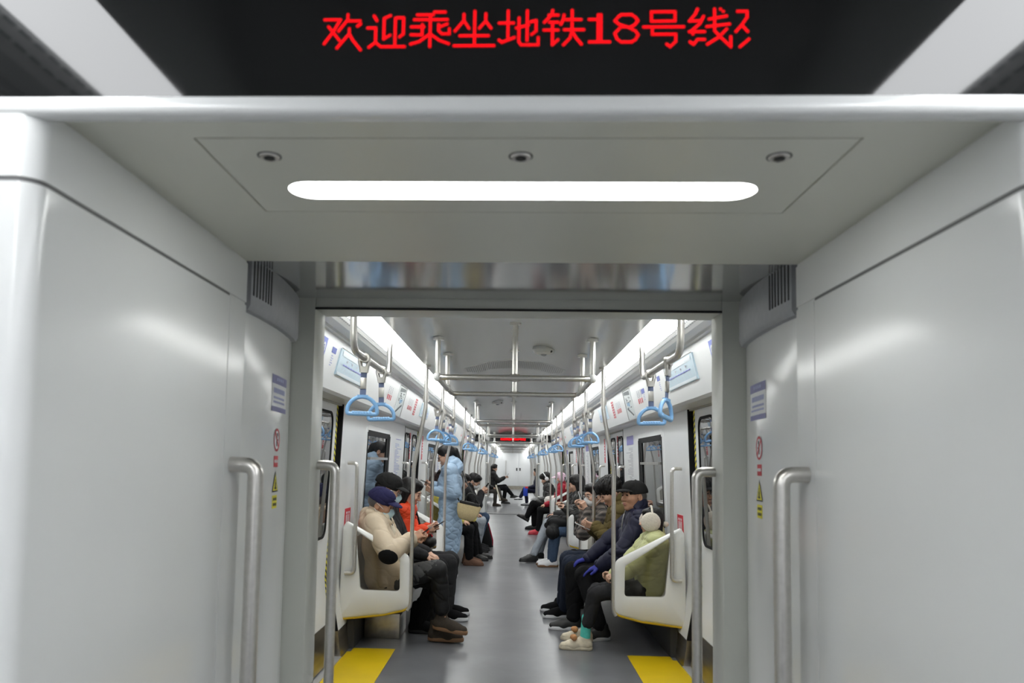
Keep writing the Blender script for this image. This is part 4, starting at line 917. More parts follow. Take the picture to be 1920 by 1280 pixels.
def person(label, loc, rz, h=.006, k=1.0, stand=False, lean=0, side=0, head=(0, 0, 0), hoff=(0, 0, 0), hands=None, wrist_d=None, palm=None, curl=(.5, .5), knees=None, ankles=None, toes=None, tpitch=(0, 0),
           jacket=None, jfat=1.0, jpuff=0, jper=.085, jdisp=None, jlen=0, collar=.05, sleeve=.06, pants=None, pfat=1.0, ppuff=0, shoes=None, sole=None, skin=None, glove=None, feats=True, hide_feet=False, seatz=.0, shigh=0, sock=None, elbow_out=.5, group=None, pole=(None, None), elbows=(None, None), cuff=.06, shoe_k=1.08, laces=None):
    """One figure in its own frame (x forward, y to its left). Index 0 = right limb, 1 = left limb."""
    root = thing('person', label, 'person', loc, rz, group); skin = skin or SKIN
    pz = (.90 if stand else .53) * k + seatz
    P = V3(0, 0, pz); dr = unit((math.sin(lean), -math.sin(side), math.cos(lean))); C = P + dr * .27 * k; N = P + dr * .49 * k
    R = rotm(*head); Hc = N + (V3(.035, 0, .135) + np.array(hoff)) * k; H = Head(Hc, R, k)
    SH = [P + dr * .435 * k + V3(0, q * .175 * k, 0) for q in (-1, 1)]
    HP = [P + V3(0, q * .085 * k, -.02) for q in (-1, 1)]
    if knees is None: knees = [V3(.02, q * .09, .48) * k if stand else V3(.43, q * .11, .50) * k for q in (-1, 1)]
    if ankles is None: ankles = [V3(-.01, q * .09, .085) * k if stand else V3(.42, q * .11, .085) * k for q in (-1, 1)]
    if hands is None: hands = [V3(.32, q * .10, .62) * k for q in (-1, 1)]
    knees, ankles, hands = [[np.array(a, float) for a in b] for b in (knees, ankles, hands)]
    EL = []
    for i, q in enumerate((-1, 1)):
        e, hands[i] = ik(SH[i], hands[i], .285 * k, .255 * k, pole[i] if pole[i] is not None else (-.5, q * elbow_out, -.8)); EL.append(e if elbows[i] is None else np.array(elbows[i], float))
    wd = wrist_d or [unit(hands[i] - EL[i]) for i in (0, 1)]; pn = palm or [V3(0, 0, -1)] * 2
    # body: one continuous skin surface from head to feet
    b = Sdf(.0042 if h <= .006 else max(h * .85, .005)); H.skin(b); b.cap(N - dr * .03, Hc + R @ V3(-.02, 0, -.06), .056 * k, .054 * k, .03)
    b.cap(P + V3(0, -.05 * k, 0), C + V3(0, -.05 * k, 0), .085 * k, .09 * k, .04); b.cap(P + V3(0, .05 * k, 0), C + V3(0, .05 * k, 0), .085 * k, .09 * k, .04); b.cap(C, N, .10 * k, .055 * k, .04); b.cap(SH[0], SH[1], .05 * k, .05 * k, .04)
    for i in (0, 1):
        b.cap(SH[i], EL[i], .045 * k, .037 * k); b.cap(EL[i], hands[i], .036 * k, .025 * k); b.cap(HP[i], knees[i], .07 * k, .05 * k); b.cap(knees[i], ankles[i], .048 * k, .034 * k); b.cap(ankles[i], ankles[i] + V3(.0, 0, -.04 * k), .034 * k, .03 * k)
        hand(b, hands[i], wd[i], pn[i], curl[i], i == 1, k)
    b.build('body', skin, root)
    if feats: H.feats(root, *([True] * 3 if feats is True else feats))
    if glove:
        for i in (0, 1): g = Sdf(.005); g.cap(hands[i] - unit(wd[i]) * .04, hands[i], .031, .030); hand(g, hands[i], wd[i], pn[i], curl[i], i == 1, k * 1.02, 1.22); g.build('glove', glove, root)
    # trousers
    t = Sdf(h); f = pfat * k
    t.cap(HP[0] + V3(0, 0, .01), HP[1] + V3(0, 0, .01), .105 * k, .105 * k, .04)
    for i in (0, 1): t.cap(HP[i], knees[i], .088 * f, .070 * f, .03, q=.3); t.cap(knees[i], ankles[i] + (knees[i] - ankles[i]) * cuff, .069 * f, .058 * f, .02, q=.75)
    t.build('trousers', pants, root, folds(.006, 16, 3), ppuff, .1)
    # jacket
    if jacket:
        j = Sdf(h); f = jfat * k; top = dr * .03
        for q in (-1, 1): j.cap(P + V3(.015, q * .065 * k, -.02 - jlen * 0), C + V3(.01, q * .075 * k, .02), .112 * f, .112 * f, .05, q=0); j.cap(C + V3(.01, q * .07 * k, 0), P + dr * .40 * k + V3(0, q * .08 * k, 0), .112 * f, .085 * f, .05, q=.27)
        j.cap(SH[0], SH[1], .074 * f, .074 * f, .05, q=.4)
        if collar: j.cap(N - dr * .04, N + dr * collar * k, .082 * f, .074 * f, .03, q=.5); 
        if jlen and stand:
            for q in (-1, 1): j.cap(P + V3(.0, q * .06 * k, 0), P + V3(.02, q * .075 * k, -jlen), .115 * f, .125 * f, .05, q=.0)
        elif jlen:
            for i in (0, 1): j.cap(HP[i] + V3(0, 0, .03), HP[i] + (knees[i] - HP[i]) * jlen + V3(0, 0, .02), .105 * f, .088 * f, .05, q=.1)
        for i in (0, 1): j.cap(SH[i], EL[i], (.072) * f, (sleeve + .004) * f, .03, q=.05); j.cap(EL[i], hands[i] - unit(wd[i]) * .015, (sleeve + .002) * f, (sleeve - .014) * f, .02, q=.335)
        H.ell(j, (.03, 0, -.01), (.088, .072, .115), .012, True) if collar else None
        j.build('jacket', jacket, root, jdisp or folds(.005, 16, 8), jpuff, jper)
    if shoes and not hide_feet:
        tt = toes or [V3(1, q * .15, 0) for q in (-1, 1)]
        for i in (0, 1): shoe(root, ankles[i], tt[i], tpitch[i], shoes, sole or INKK, h, k * shoe_k, shigh, sock, laces)
    root_info = dict(P=P, C=C, N=N, H=H, SH=SH, EL=EL, HA=hands, K=knees, A=ankles, dr=dr, k=k); return root, root_info
def phone(label, c, ax, up, back, edge=None, sz=(.037, .077)):
    """a handset: c centre, ax short axis, up long axis (world coordinates)"""
    t = thing('smartphone', label, 'phone', tuple(c)); a = Vector(ax).normalized(); u = (Vector(up) - a * Vector(up).dot(a)).normalized(); n = a.cross(u)
    MB().obox((0, 0, 0), a * sz[0], u * sz[1], n * .0042).build('case', back, t, bevel=.003)
    MB().obox(n * .0045, a * (sz[0] - .003), u * (sz[1] - .004), n * .0004).build('screen', BLACKGLASS, t)
    MB().obox(-n * .0046 + u * (sz[1] - .02) + a * .015, a * .011, u * .011, n * .0012).build('camera_bump', edge or INKK, t); return t
def toworld(loc, rz, p):
    c, s_ = math.cos(rz), math.sin(rz); return Vector((loc[0] + p[0] * c - p[1] * s_, loc[1] + p[0] * s_ + p[1] * c, loc[2] + p[2]))
# ------------------------------------------------------------------ the passengers
NAVY = nylon('navy_nylon', (.009, .010, .030), .6); BLACKN = nylon('black_nylon', (.008, .008, .009), .6); BLACKC = cloth('black_cloth', (.009, .009, .010)); CHAR = cloth('charcoal_cloth', (.028, .028, .030)); GREYP = cloth('grey_nylon', (.075, .075, .075), .7)
BEIGE = nylon('beige_nylon', (.60, .495, .365), .6); CREAM = nylon('cream_lining', (.72, .66, .54), .7); ORANGE = nylon('orange_red_nylon', (.66, .055, .012), .7); SKYB = nylon('sky_blue_nylon', (.335, .455, .60), .5)
OLIVEC = cloth('olive_cloth', (.115, .088, .035)); GREENP = nylon('pale_green_nylon', (.50, .52, .26), .45); DENIM = cloth('dark_denim', (.022, .028, .045)); JEANB = cloth('blue_denim', (.055, .085, .14)); JEANG = cloth('pale_grey_denim', (.33, .36, .40))
REDC = nylon('red_nylon', (.33, .008, .025)); LEATHER = mat('black_leather', (.012, .012, .011), .45, bump=(30, .3)); BROWNS = cloth('brown_suede', (.055, .045, .036)); TANSOLE = mat('tan_sole', (.22, .12, .06), .6); UGG = cloth('brown_boot_suede', (.17, .095, .065))
CAPN = cloth('navy_cap_cloth', (.026, .025, .075)); CAPK = cloth('black_cap_cloth', (.018, .018, .018)); WHITES = mat('white_sole', (.75, .75, .77), .5); BLUEG = cloth('blue_glove_knit', (.045, .05, .26)); FLEECE = mat('cream_fleece', (.74, .68, .58), .95, noise=(160, .12), bump=(260, .6), sheen=.5)
TEAL = cloth('teal_sock', (.10, .55, .47)); CREAMS = mat('cream_shoe', (.62, .55, .42), .6, noise=(20, .15)); TAN = cloth('tan_bag_canvas', (.48, .39, .22)); YEL = cloth('yellow_cloth', (.72, .62, .14), .7); REDS = mat('red_shoe', (.50, .03, .05), .5); PINK = cloth('pale_pink_cloth', (.72, .52, .62)); BROWNB = cloth('dark_brown_bag', (.035, .022, .02), .6)
GREYH = mat('grey_hair', (.10, .09, .085), .6, bump=(120, .4)); PLATEW = mat('phone_white', (.75, .75, .75), .3)
# plaid
PLAID = bpy.data.materials.new('brown_plaid'); PLAID.use_nodes = True
def _plaid():
    nt = PLAID.node_tree; b = nt.nodes['Principled BSDF']; L = nt.links.new; tc = nt.nodes.new('ShaderNodeTexCoord'); b.inputs['Roughness'].default_value = .9; fac = None
    for ax in 'YZ':
        wv = nt.nodes.new('ShaderNodeTexWave'); wv.bands_direction = ax; wv.inputs['Scale'].default_value = 6.5; L(tc.outputs['Object'], wv.inputs[0])
        if fac is None: fac = wv.outputs['Fac']
        else:
            ad = nt.nodes.new('ShaderNodeMath'); ad.operation = 'ADD'; L(fac, ad.inputs[0]); L(wv.outputs['Fac'], ad.inputs[1]); fac = ad.outputs[0]
    cr = nt.nodes.new('ShaderNodeValToRGB'); e = cr.color_ramp.elements; e[0].position = .2; e[0].color = (.02, .018, .018, 1); e[1].position = .95; e[1].color = (.20, .17, .15, 1); dv = nt.nodes.new('ShaderNodeMath'); dv.operation = 'MULTIPLY'; dv.inputs[1].default_value = .5
    L(fac, dv.inputs[0]); L(dv.outputs[0], cr.inputs[0]); L(cr.outputs[0], b.inputs['Base Color'])
_plaid()
LR, RR = 0, PI
def W(x, y): return (x, y, 0)
def lw(base, rz, X, Y, Z):
    """world point -> the figure's own frame"""
    dx, dy = X - base[0], Y - base[1]; c, s_ = math.cos(-rz), math.sin(-rz); return V3(dx * c - dy * s_, dx * s_ + dy * c, Z)

# --- left, 1: man in the navy cap
B = (-1.06, 6.27, 0); q = lambda X, Y, Z: lw(B, LR, X, Y, Z)
r, I = person('person in beige hooded jacket, navy cap and face mask on the nearest left seat', B, LR, .006, lean=-.12, head=(.36, -.12, .05), hoff=(-.005, -.01, -.035),
    hands=[q(-.80, 6.07, .86), q(-.80, 6.27, .85)], elbows=[q(-.955, 5.93, .765), None], cuff=.24, laces=INKK, wrist_d=[V3(.75, .35, .42), V3(.7, -.25, .5)], palm=[V3(.2, .9, -.3), V3(.1, -.8, -.5)], curl=(.75, .7), pole=[V3(-.1, -.25, -1), V3(-.3, .6, -.8)],
    knees=[q(-.60, 6.20, .60), q(-.62, 6.42, .50)], ankles=[q(-.55, 6.24, .20), q(-.60, 6.33, .095)], toes=[V3(1, -.25, 0), V3(1, -.1, 0)], tpitch=(-.12, .0),
    jacket=BEIGE, jfat=1.16, jpuff=.005, jper=.17, jdisp=folds(.006, 11, 5), jlen=.30, collar=.02, sleeve=.066, pants=BLACKN, pfat=1.12, ppuff=.005, shoes=BROWNS, sole=TANSOLE, skin=SKIND, shigh=.045, feats=(True, False, False))
H = I['H']; ball_cap(H, r, CAPN, WHITES); face_mask(H, r, MASKB); cap_hair(H, r, GREYH)
sd = Sdf(.006); N_ = I['N']; sd.ell(N_ + V3(-.10, 0, -.035), (.05, .115, .085)); [(sd.cap(N_ + V3(-.085, 0, .03), N_ + V3(-.05, s_ * .09, .03), .034, .034, .03), sd.cap(N_ + V3(-.05, s_ * .09, .03), N_ + V3(.03, s_ * .10, .005), .034, .034, .03), sd.cap(N_ + V3(.03, s_ * .10, .005), N_ + V3(.105, s_ * .05, -.05), .034, .028, .03), sd.cap(N_ + V3(-.04, s_ * .09, -.02), N_ + V3(.08, s_ * .075, -.07), .03, .025, .03)) for s_ in (-1, 1)]; sd.build('hood', BEIGE, r, folds(.008, 26, 2))
sd = Sdf(.006); [sd.cap(N_ + V3(.085, s_ * .055, .02), N_ + V3(.125, s_ * .018, -.12), .020, .024, .01) for s_ in (-1, 1)]; sd.cap(N_ + V3(.125, 0, -.10), N_ + V3(.135, 0, -.22), .028, .02, .02); sd.build('collar_lining', CREAM, r, folds(.006, 30, 9))
sd = Sdf(.005); e = I['EL'][0]; sd.cap(e + (I['SH'][0] - e) * .12, e, .080, .083); sd.cap(e, e + (I['HA'][0] - e) * .55, .089, .077); sd.half(V3(.05, .75, .65), V3(.05, .75, .65) @ (e + V3(.04, -.028, -.035)));  sd.build('elbow_patch', BLACKC, r)
sd = Sdf(.006); k_, hp = I['K'], I['P']; sd.cap(hp + V3(.12, -.09, -.0), k_[0] + V3(-.02, 0, .005), .092, .082); sd.half(V3(1, 0, -.2), V3(1, 0, -.2) @ (k_[0] + V3(.035, 0, 0))); sd.build('jacket_skirt', GREYP, r, folds(.006, 20, 12))
b = MB(); b.tube([N_ + V3(.118, -.03, .0), N_ + V3(.140, -.022, -.10), N_ + V3(.150, -.012, -.20), I['C'] + V3(.155, 0, -.06), I['P'] + V3(.155, 0, .08)], .0055, 6); b.build('zip', INKK, r, smooth=2)
b = MB(); [b.ball(N_ + V3(.085, -.088, -.035 - .02 * i_), .0085) for i_ in (0, 1)]; b.build('drawstring_toggle', INKK, r, smooth=2)
phone('dark phone held by the man in the navy cap', (-.715, 6.16, .90), (.25, .9, .1), (.75, -.2, .62), mat('phone_dark_red', (.06, .012, .012), .3), None)
# --- left, 2: black cap, glasses and mask
B = (-1.10, 6.76, 0)
r, I = person('person in black cap, glasses and face mask, behind the man in the navy cap', B, LR, .008, k=1.06, lean=-.06, head=(.34, .0, 0), hoff=(-.02, 0, -.005), jacket=CHAR, pants=BLACKC, shoes=BLACKC, sole=INKK, feats=(True, False, False), jfat=1.05, shigh=.1,
    ankles=[V3(.30, -.12, .085), V3(.32, .10, .085)])
ball_cap(I['H'], r, CAPK); face_mask(I['H'], r, MASKB); glasses(I['H'], r, mat('steel_frame', (.7, .7, .7), .3, 1)); cap_hair(I['H'], r)
# --- left, 3: woman in orange red
B = (-1.05, 7.3, 0); q = lambda X, Y, Z: lw(B, LR, X, Y, Z)
r, I = person('person with black shoulder length hair and orange red jacket, looking at a phone', B, LR, .006, k=1.03, lean=.05, head=(.42, -.10, 0), hoff=(.0, -.01, -.01), hands=[q(-.83, 7.17, .83), q(-.80, 7.31, .84)], wrist_d=[V3(.8, .3, .25), V3(.8, -.3, .25)], palm=[V3(.1, .9, .2), V3(.1, -.9, .2)], curl=(.6, .6),
    jacket=ORANGE, jfat=1.1, jdisp=folds(.008, 14, 21), sleeve=.066, pants=CHAR, pfat=1.08, shoes=BLACKC, sole=WHITES, knees=[V3(.46, -.11, .53), V3(.46, .12, .53)])
hair_long(I['H'], r, .17)
sd = Sdf(.006); N_ = I['N']; sd.cap(N_ + V3(.06, -.08, -.03), N_ + V3(.12, -.03, -.26), .03, .03); sd.cap(N_ + V3(.06, .08, -.03), N_ + V3(.14, .03, -.26), .03, .03); sd.build('dark_lapel', BLACKC, r)
phone('dark phone held by the woman in the orange red jacket', (-.71, 7.24, .875), (.2, 1, .1), (.85, 0, .5), INKK)
t = thing('handbag', 'small black and red handbag on the lap of the woman in the orange red jacket', 'bag', (-.83, 7.42, .70)); MB().ball((0, 0, 0), (.10, .09, .075)).build('bag_body', LEATHER, t, smooth=2); MB().tube(fillet([(-.05, -.06, .05), (0, -.06, .15), (.06, -.04, .05)], .06), .008).build('handle', INKR, t)
# --- woman standing in the second doorway
B = (-.80, 9.95, 0); q = lambda X, Y, Z: lw(B, PI, X, Y, Z)
r, I = person('person standing in a long light blue quilted coat, looking at a phone', B, PI, .006, k=1.02, stand=True, lean=.03, head=(.42, .10, 0), hoff=(.025, 0, .0), hands=[q(-1.03, 9.93, 1.16), q(-1.00, 9.80, 1.10)], wrist_d=[V3(.9, -.1, .3), V3(.9, .1, .2)], palm=[V3(.2, .9, .4), V3(.2, -.8, .4)], curl=(.65, .5), pole=[V3(-.4, -.3, -1), V3(-.5, .25, -1)],
    jacket=SKYB, jfat=1.26, jpuff=.006, jper=.12, jdisp=folds(.005, 15, 30), collar=.05, sleeve=.064, pants=BLACKC, pfat=.85, shoes=INKK, sole=WHITES, ankles=[V3(.0, -.10, .085), V3(-.06, .09, .085)], toes=[V3(.35, -1, 0), V3(.2, 1, 0)])
H = I['H']; hair_long(H, r, tie=True); glasses(H, r)
sd = Sdf(.006); P_ = I['P']
for s_ in (-1, 1): sd.cap(P_ + V3(.0, s_ * .07, .16), P_ + V3(.015, s_ * .09, -.30), .135, .150, .06); sd.cap(P_ + V3(.015, s_ * .09, -.30), P_ + V3(.02, s_ * .09, -.55), .150, .140, .05)
sd.build('coat_skirt', SKYB, r, quilt(.013, .095))
sd = Sdf(.006); N_ = I['N']; sd.ell(N_ + V3(-.10, 0, -.045), (.058, .120, .115), rotm(-.30)); sd.cap(N_ + V3(-.075, 0, .075), N_ + V3(-.07, 0, .0), .042, .06, .05)
for s_ in (-1, 1): sd.cap(N_ + V3(-.075, s_ * .05, .075), N_ + V3(-.01, s_ * .082, .035), .034, .034, .05); sd.cap(N_ + V3(-.01, s_ * .082, .035), N_ + V3(.085, s_ * .05, -.03), .034, .036, .05)
sd.build('hood', SKYB, r, folds(.008, 18, 31))
phone('dark phone held by the woman in the light blue coat', (-1.125, 9.87, 1.205), (.1, 1, 0), (-.9, 0, .35), INKK)
t = thing('crossbody_bag', 'tan crossbody bag with black top handle hanging at the hip of the woman in blue', 'bag', (-.585, 9.70, .74))
MB().loft([[(x * w_, y_ * d_, z) for x, y_ in ((-1, -1), (1, -1), (1, 1), (-1, 1))] for w_, d_, z in ((.075, .05, 0), (.11, .062, .03), (.14, .058, .10), (.155, .03, .20))]).build('bag_body', TAN, t, bevel=.015, smooth=1.2)
MB().box(-.13, .13, -.034, .034, .195, .235).build('black_yoke', LEATHER, t, bevel=.012); MB().tube(fillet([(-.07, 0, .22), (-.05, 0, .34), (.05, 0, .34), (.07, 0, .22)], .05), .010).build('top_handle', LEATHER, t, smooth=2)
MB().tube([(0.12, 0, 0.22), (-0.013, 0.05, 0.365), (-0.119, 0.13, 0.486), (-0.183, 0.2, 0.575), (-0.254, 0.26, 0.648), (-0.327, 0.29, 0.607)], .009).build('shoulder_strap', LEATHER, t, smooth=2)
MB().tube([(-.14, 0, .22), (-.19, .02, .28), (-.24, .05, .32)], .008).build('shoulder_strap', LEATHER, t, smooth=2)
t.rotation_euler = (0, .2, 0)
t = thing('backpack', 'dark brown backpack worn in front by the woman in the light blue coat', 'bag', (-1.03, 10.12, 1.20)); sd = Sdf(.007); sd.cap(V3(0, -.03, 0), V3(0, .05, .06), .085, .075); sd.cap(V3(.04, -.06, .08), V3(.06, -.05, .14), .035, .03); sd.build('bag_body', BROWNB, t, folds(.006, 25, 3)); MB().tube([(.03, -.07, .12), (.09, -.09, .16), (.12, -.05, .10)], .016).build('strap', LEATHER, t, smooth=2)
# --- left second bench
B = (-1.04, 11.08, 0)
r, I = person('person in a yellow coat and brown boots mostly hidden behind the woman in blue', B, LR, .008, lean=-.02, head=(.4, 0, 0), jacket=YEL, jfat=1.1, pants=BLACKC, shoes=UGG, sole=UGG, shigh=.03, knees=[V3(.42, -.1, .50), V3(.42, .1, .5)], ankles=[V3(.43, -.10, .085), V3(.40, .10, .085)], feats=False); hair_long(I['H'], r, .15, m=None); sd = Sdf(.007); N_ = I['N']; sd.cap(N_ + V3(.02, -.09, .02), N_ + V3(.04, .09, .02), .07, .07); sd.build('pink_scarf', PINK, r)
t = thing('shopping_bag', 'bright yellow bag on the lap behind the tan crossbody bag', 'bag', (-.66, 11.42, .60)); MB().loft([[(-.10, -.12, 0), (.12, -.12, 0), (.12, .12, 0), (-.10, .12, 0)], [(-.12, -.14, .10), (.10, -.13, .12), (.14, .14, .10), (-.11, .13, .11)], [(-.06, -.06, .14), (.04, -.05, .18), (.16, .05, .15), (-.05, .06, .13)]]).build('bag_body', YEL, t, bevel=.01)
B = (-1.0, 11.62, 0)
r, I = person('person in black with polished black shoes on the second left bench', B, LR, .008, lean=.02, head=(.3, 0, 0), jacket=BLACKN, jfat=1.05, pants=BLACKC, pfat=1.12, shoes=LEATHER, sole=INKK, knees=[V3(.40, -.10, .50), V3(.40, .12, .50)], ankles=[V3(.44, -.10, .085), V3(.50, .1, .085)], feats=False); hair_short(I['H'], r, h=.008)
B = (-.93, 12.65, 0)
r, I = person('person with dark hair in a dark jacket beside the masked man in jeans', B, LR, .008, lean=.12, head=(.45, -.1, 0), jacket=CHAR, jfat=1.08, pants=JEANG, shoes=CHAR, sole=INKK, ankles=[V3(.34, -.1, .085), V3(.36, .1, .085)], feats=(True, True, False)); hair_short(I['H'], r, 1.02, h=.008)
B = (-.90, 13.25, 0); q = lambda X, Y, Z: lw(B, LR, X, Y, Z)
r, I = person('person in face mask and blue jeans leaning over a phone on the second left bench', B, LR, .007, k=1.02, lean=.32, head=(.55, -.15, 0), hoff=(.03, 0, -.01), hands=[q(-.53, 13.12, .97), q(-.52, 13.26, .95)], wrist_d=[V3(.6, .2, .6), V3(.6, -.2, .6)], palm=[V3(.3, .8, .2), V3(.3, -.8, .2)], jacket=CHAR, jfat=1.1, pants=JEANB, pfat=1.05, shoes=CHAR, sole=INKK, knees=[V3(.44, -.12, .53), V3(.42, .14, .52)], ankles=[V3(.30, -.11, .085), V3(.36, .14, .085)], feats=(True, False, True)); hair_short(I['H'], r, 1.0, h=.006); face_mask(I['H'], r, MASKW); glasses(I['H'], r)
phone('dark phone held by the masked man on the second left bench', (-.455, 13.18, 1.06), (.3, 1, 0), (.6, 0, .8), INKK)
t = thing('backpack', 'black backpack with red piping standing on the floor by the second left bench', 'bag', (-.47, 13.42, 0)); MB().loft([[(-.13, -.12, 0), (.13, -.12, 0), (.13, .12, 0), (-.13, .12, 0)], [(-.15, -.14, .10), (.13, -.14, .10), (.13, .14, .1), (-.15, .14, .1)], [(-.16, -.12, .40), (.04, -.12, .42), (.04, .12, .42), (-.16, .12, .40)], [(-.14, -.08, .52), (-.03, -.08, .53), (-.03, .08, .53), (-.14, .08, .52)]]).build('bag_body', BLACKN, t, bevel=.03, smooth=1.3); MB().tube([(.135, -.06, .03), (.14, -.06, .12), (.06, -.07, .40), (-.03, -.05, .535)], .012).build('red_piping', mat('red_piping', (.45, .02, .05), .6), t, smooth=2)

# --- right, 1: child with ear muffs
B = (1.135, 6.27, 0); q = lambda X, Y, Z: lw(B, RR, X, Y, Z)
r, I = person('person, a child in pale green jacket and cream ear muffs on the nearest right seat', B, RR, .006, k=.80, seatz=.10, lean=-.05, head=(.05, -.08, .0), hoff=(-.01, 0, -.0), hands=[q(.83, 6.40, .56), q(.81, 6.20, .55)], wrist_d=[V3(.7, -.5, .0), V3(.7, .4, .1)], palm=[V3(0, .5, -.8), V3(0, -.5, -.8)], curl=(.7, .7),
    jacket=GREENP, jfat=1.3, jpuff=.010, jper=.10, collar=.04, sleeve=.068, pants=CHAR, pfat=1.05, shoes=CREAMS, sole=CREAMS, sock=TEAL, cuff=.36, shoe_k=1.2, knees=[q(.70, 6.33, .45), q(.67, 6.17, .45)], ankles=[q(.60, 6.36, .115), q(.58, 6.20, .085)], toes=[V3(1, -.25, 0), V3(1, -.1, 0)])
H = I['H']; hair_long(H, r, .15)
for s_ in (-1, 1):
    sd = Sdf(.005); H.ell(sd, (.02, s_ * .105, .0), (.098, .045, .098)); sd.build('ear_muff', FLEECE, r, folds(.002, 150, 6, (1, 1, 1)))
MB().tube([H.p(.0, .112 * math.cos(a), .02 + .135 * math.sin(a)) for a in [PI * i / 14 for i in range(15)]], .0085 , 8).build('ear_muff_band', FLEECE, r, smooth=2)
sd = Sdf(.005); H.ell(sd, (-.135, .03, -.03), (.03, .03, .03)); sd.build('hair_tie', FLEECE, r)
for a_ in I['A']:
    b = MB(); b.ball(a_ + V3(.075, .025, .015), .026).ball(a_ + V3(.085, -.02, .01), .02); b.build('shoe_charm', mat('orange_pompom', (.50, .24, .10), .8), r, smooth=2)
    MB().tube([a_ + V3(-.04, -.05, -.005), a_ + V3(.03, -.053, -.03), a_ + V3(.09, -.048, -.03), a_ + V3(.13, -.035, -.035)], .006, 6).build('shoe_trim', mat('brown_trim', (.22, .11, .06), .6), r, smooth=2)
# --- right, 2: man in the black cap
B = (1.085, 6.80, 0); q = lambda X, Y, Z: lw(B, RR, X, Y, Z)
r, I = person('person in a black cap, navy padded jacket and blue gloves, seated beside the child', B, RR, .0055, k=1.04, lean=-.03, head=(-.04, .52, .06), hoff=(-.01, .0, -.005), hands=[q(.66, 6.97, .605), q(.755, 6.66, .60)], wrist_d=[V3(.86, .05, -.30), V3(.86, .02, -.32)], palm=[V3(-.3, 0, -1), V3(-.3, 0, -1)], curl=(.16, .12), pole=[V3(-.5, -.6, -.3), V3(-.5, .7, -.3)],
    jacket=NAVY, jfat=1.14, jpuff=.004, jper=.13, jdisp=folds(.010, 13, 40), collar=.07, sleeve=.064, laces=BLACKN, pants=BLACKC, pfat=1.04, shoes=INKK, sole=WHITES, skin=SKIND, glove=BLUEG, knees=[q(.56, 7.00, .515), q(.63, 6.70, .515)], ankles=[q(.56, 6.93, .085), q(.76, 6.55, .085)], toes=[V3(1, .05, 0), V3(.7, .2, 0)])
H = I['H']; ball_cap(H, r, CAPK); cap_hair(H, r, GREYH)
MB().tube([I['N'] + V3(.10, .0, .02), I['N'] + V3(.125, 0, -.06), I['N'] + V3(.135, 0, -.16), I['C'] + V3(.14, 0, -.02)], .004).build('zip', STEEL, r, smooth=2)
# --- right, 3: young man bending over a phone
B = (1.06, 7.30, 0); q = lambda X, Y, Z: lw(B, RR, X, Y, Z)
r, I = person('person with thick black hair and an olive jacket, head bowed over a phone', B, RR, .006, k=1.06, lean=.10, head=(.62, .22, .05), hoff=(.035, 0, .0), hands=[q(.76, 7.36, .87), q(.78, 7.20, .89)], wrist_d=[V3(.8, .3, .2), V3(.85, -.1, .25)], palm=[V3(.1, .8, .5), V3(.1, -.8, .5)], curl=(.6, .6),
    jacket=OLIVEC, jfat=1.14, jdisp=folds(.008, 13, 50), collar=.05, sleeve=.066, pants=DENIM, pfat=1.12, shoes=BLACKC, sole=WHITES, knees=[q(.55, 7.42, .56), q(.55, 7.16, .55)], ankles=[q(.52, 7.72, .085), q(.53, 7.45, .085)])
hair_short(I['H'], r, 1.05, 1.0, seed=3); sd = Sdf(.006); N_ = I['N']; sd.cap(N_ + V3(-.03, -.085, .02), N_ + V3(.06, -.07, -.02), .028, .028); sd.cap(N_ + V3(-.03, .085, .02), N_ + V3(.06, .07, -.02), .028, .028); sd.cap(N_ + V3(-.05, -.07, .03), N_ + V3(-.05, .07, .03), .03, .03); sd.build('collar', cloth('khaki_collar', (.30, .25, .15)), r)
phone('white edged phone held by the young man in the olive jacket', (.665, 7.26, .895), (.1, 1, .05), (-.8, 0, .35), PLATEW)
# --- right, 4: plaid jacket, white mask
B = (1.09, 8.05, 0); q = lambda X, Y, Z: lw(B, RR, X, Y, Z)
r, I = person('person in glasses, a white face mask and a plaid jacket, holding up a phone', B, RR, .006, k=1.0, lean=.34, head=(.16, .45, 0), hoff=(.03, 0, .02), hands=[q(.76, 8.10, 1.02), q(.77, 7.93, 1.0)], wrist_d=[V3(.5, .2, .8), V3(.45, .0, .85)], palm=[V3(.6, .6, 0), V3(.6, -.6, 0)], curl=(.6, .6), jacket=PLAID, jfat=1.0, collar=.03, sleeve=.066, pants=BLACKC, shoes=BLACKC, sole=INKK, feats=(True, False, True), pole=[V3(-.3, -.4, -1), V3(-.2, .5, -1)])
hair_long(I['H'], r, tie=True); face_mask(I['H'], r, MASKW); glasses(I['H'], r, mat('pale_frame', (.5, .5, .5), .3, .6))
phone('white phone held up by the masked woman in the plaid jacket', (.715, 7.99, 1.12), (.2, 1, 0), (-.35, 0, .9), PLATEW, PLATEW)
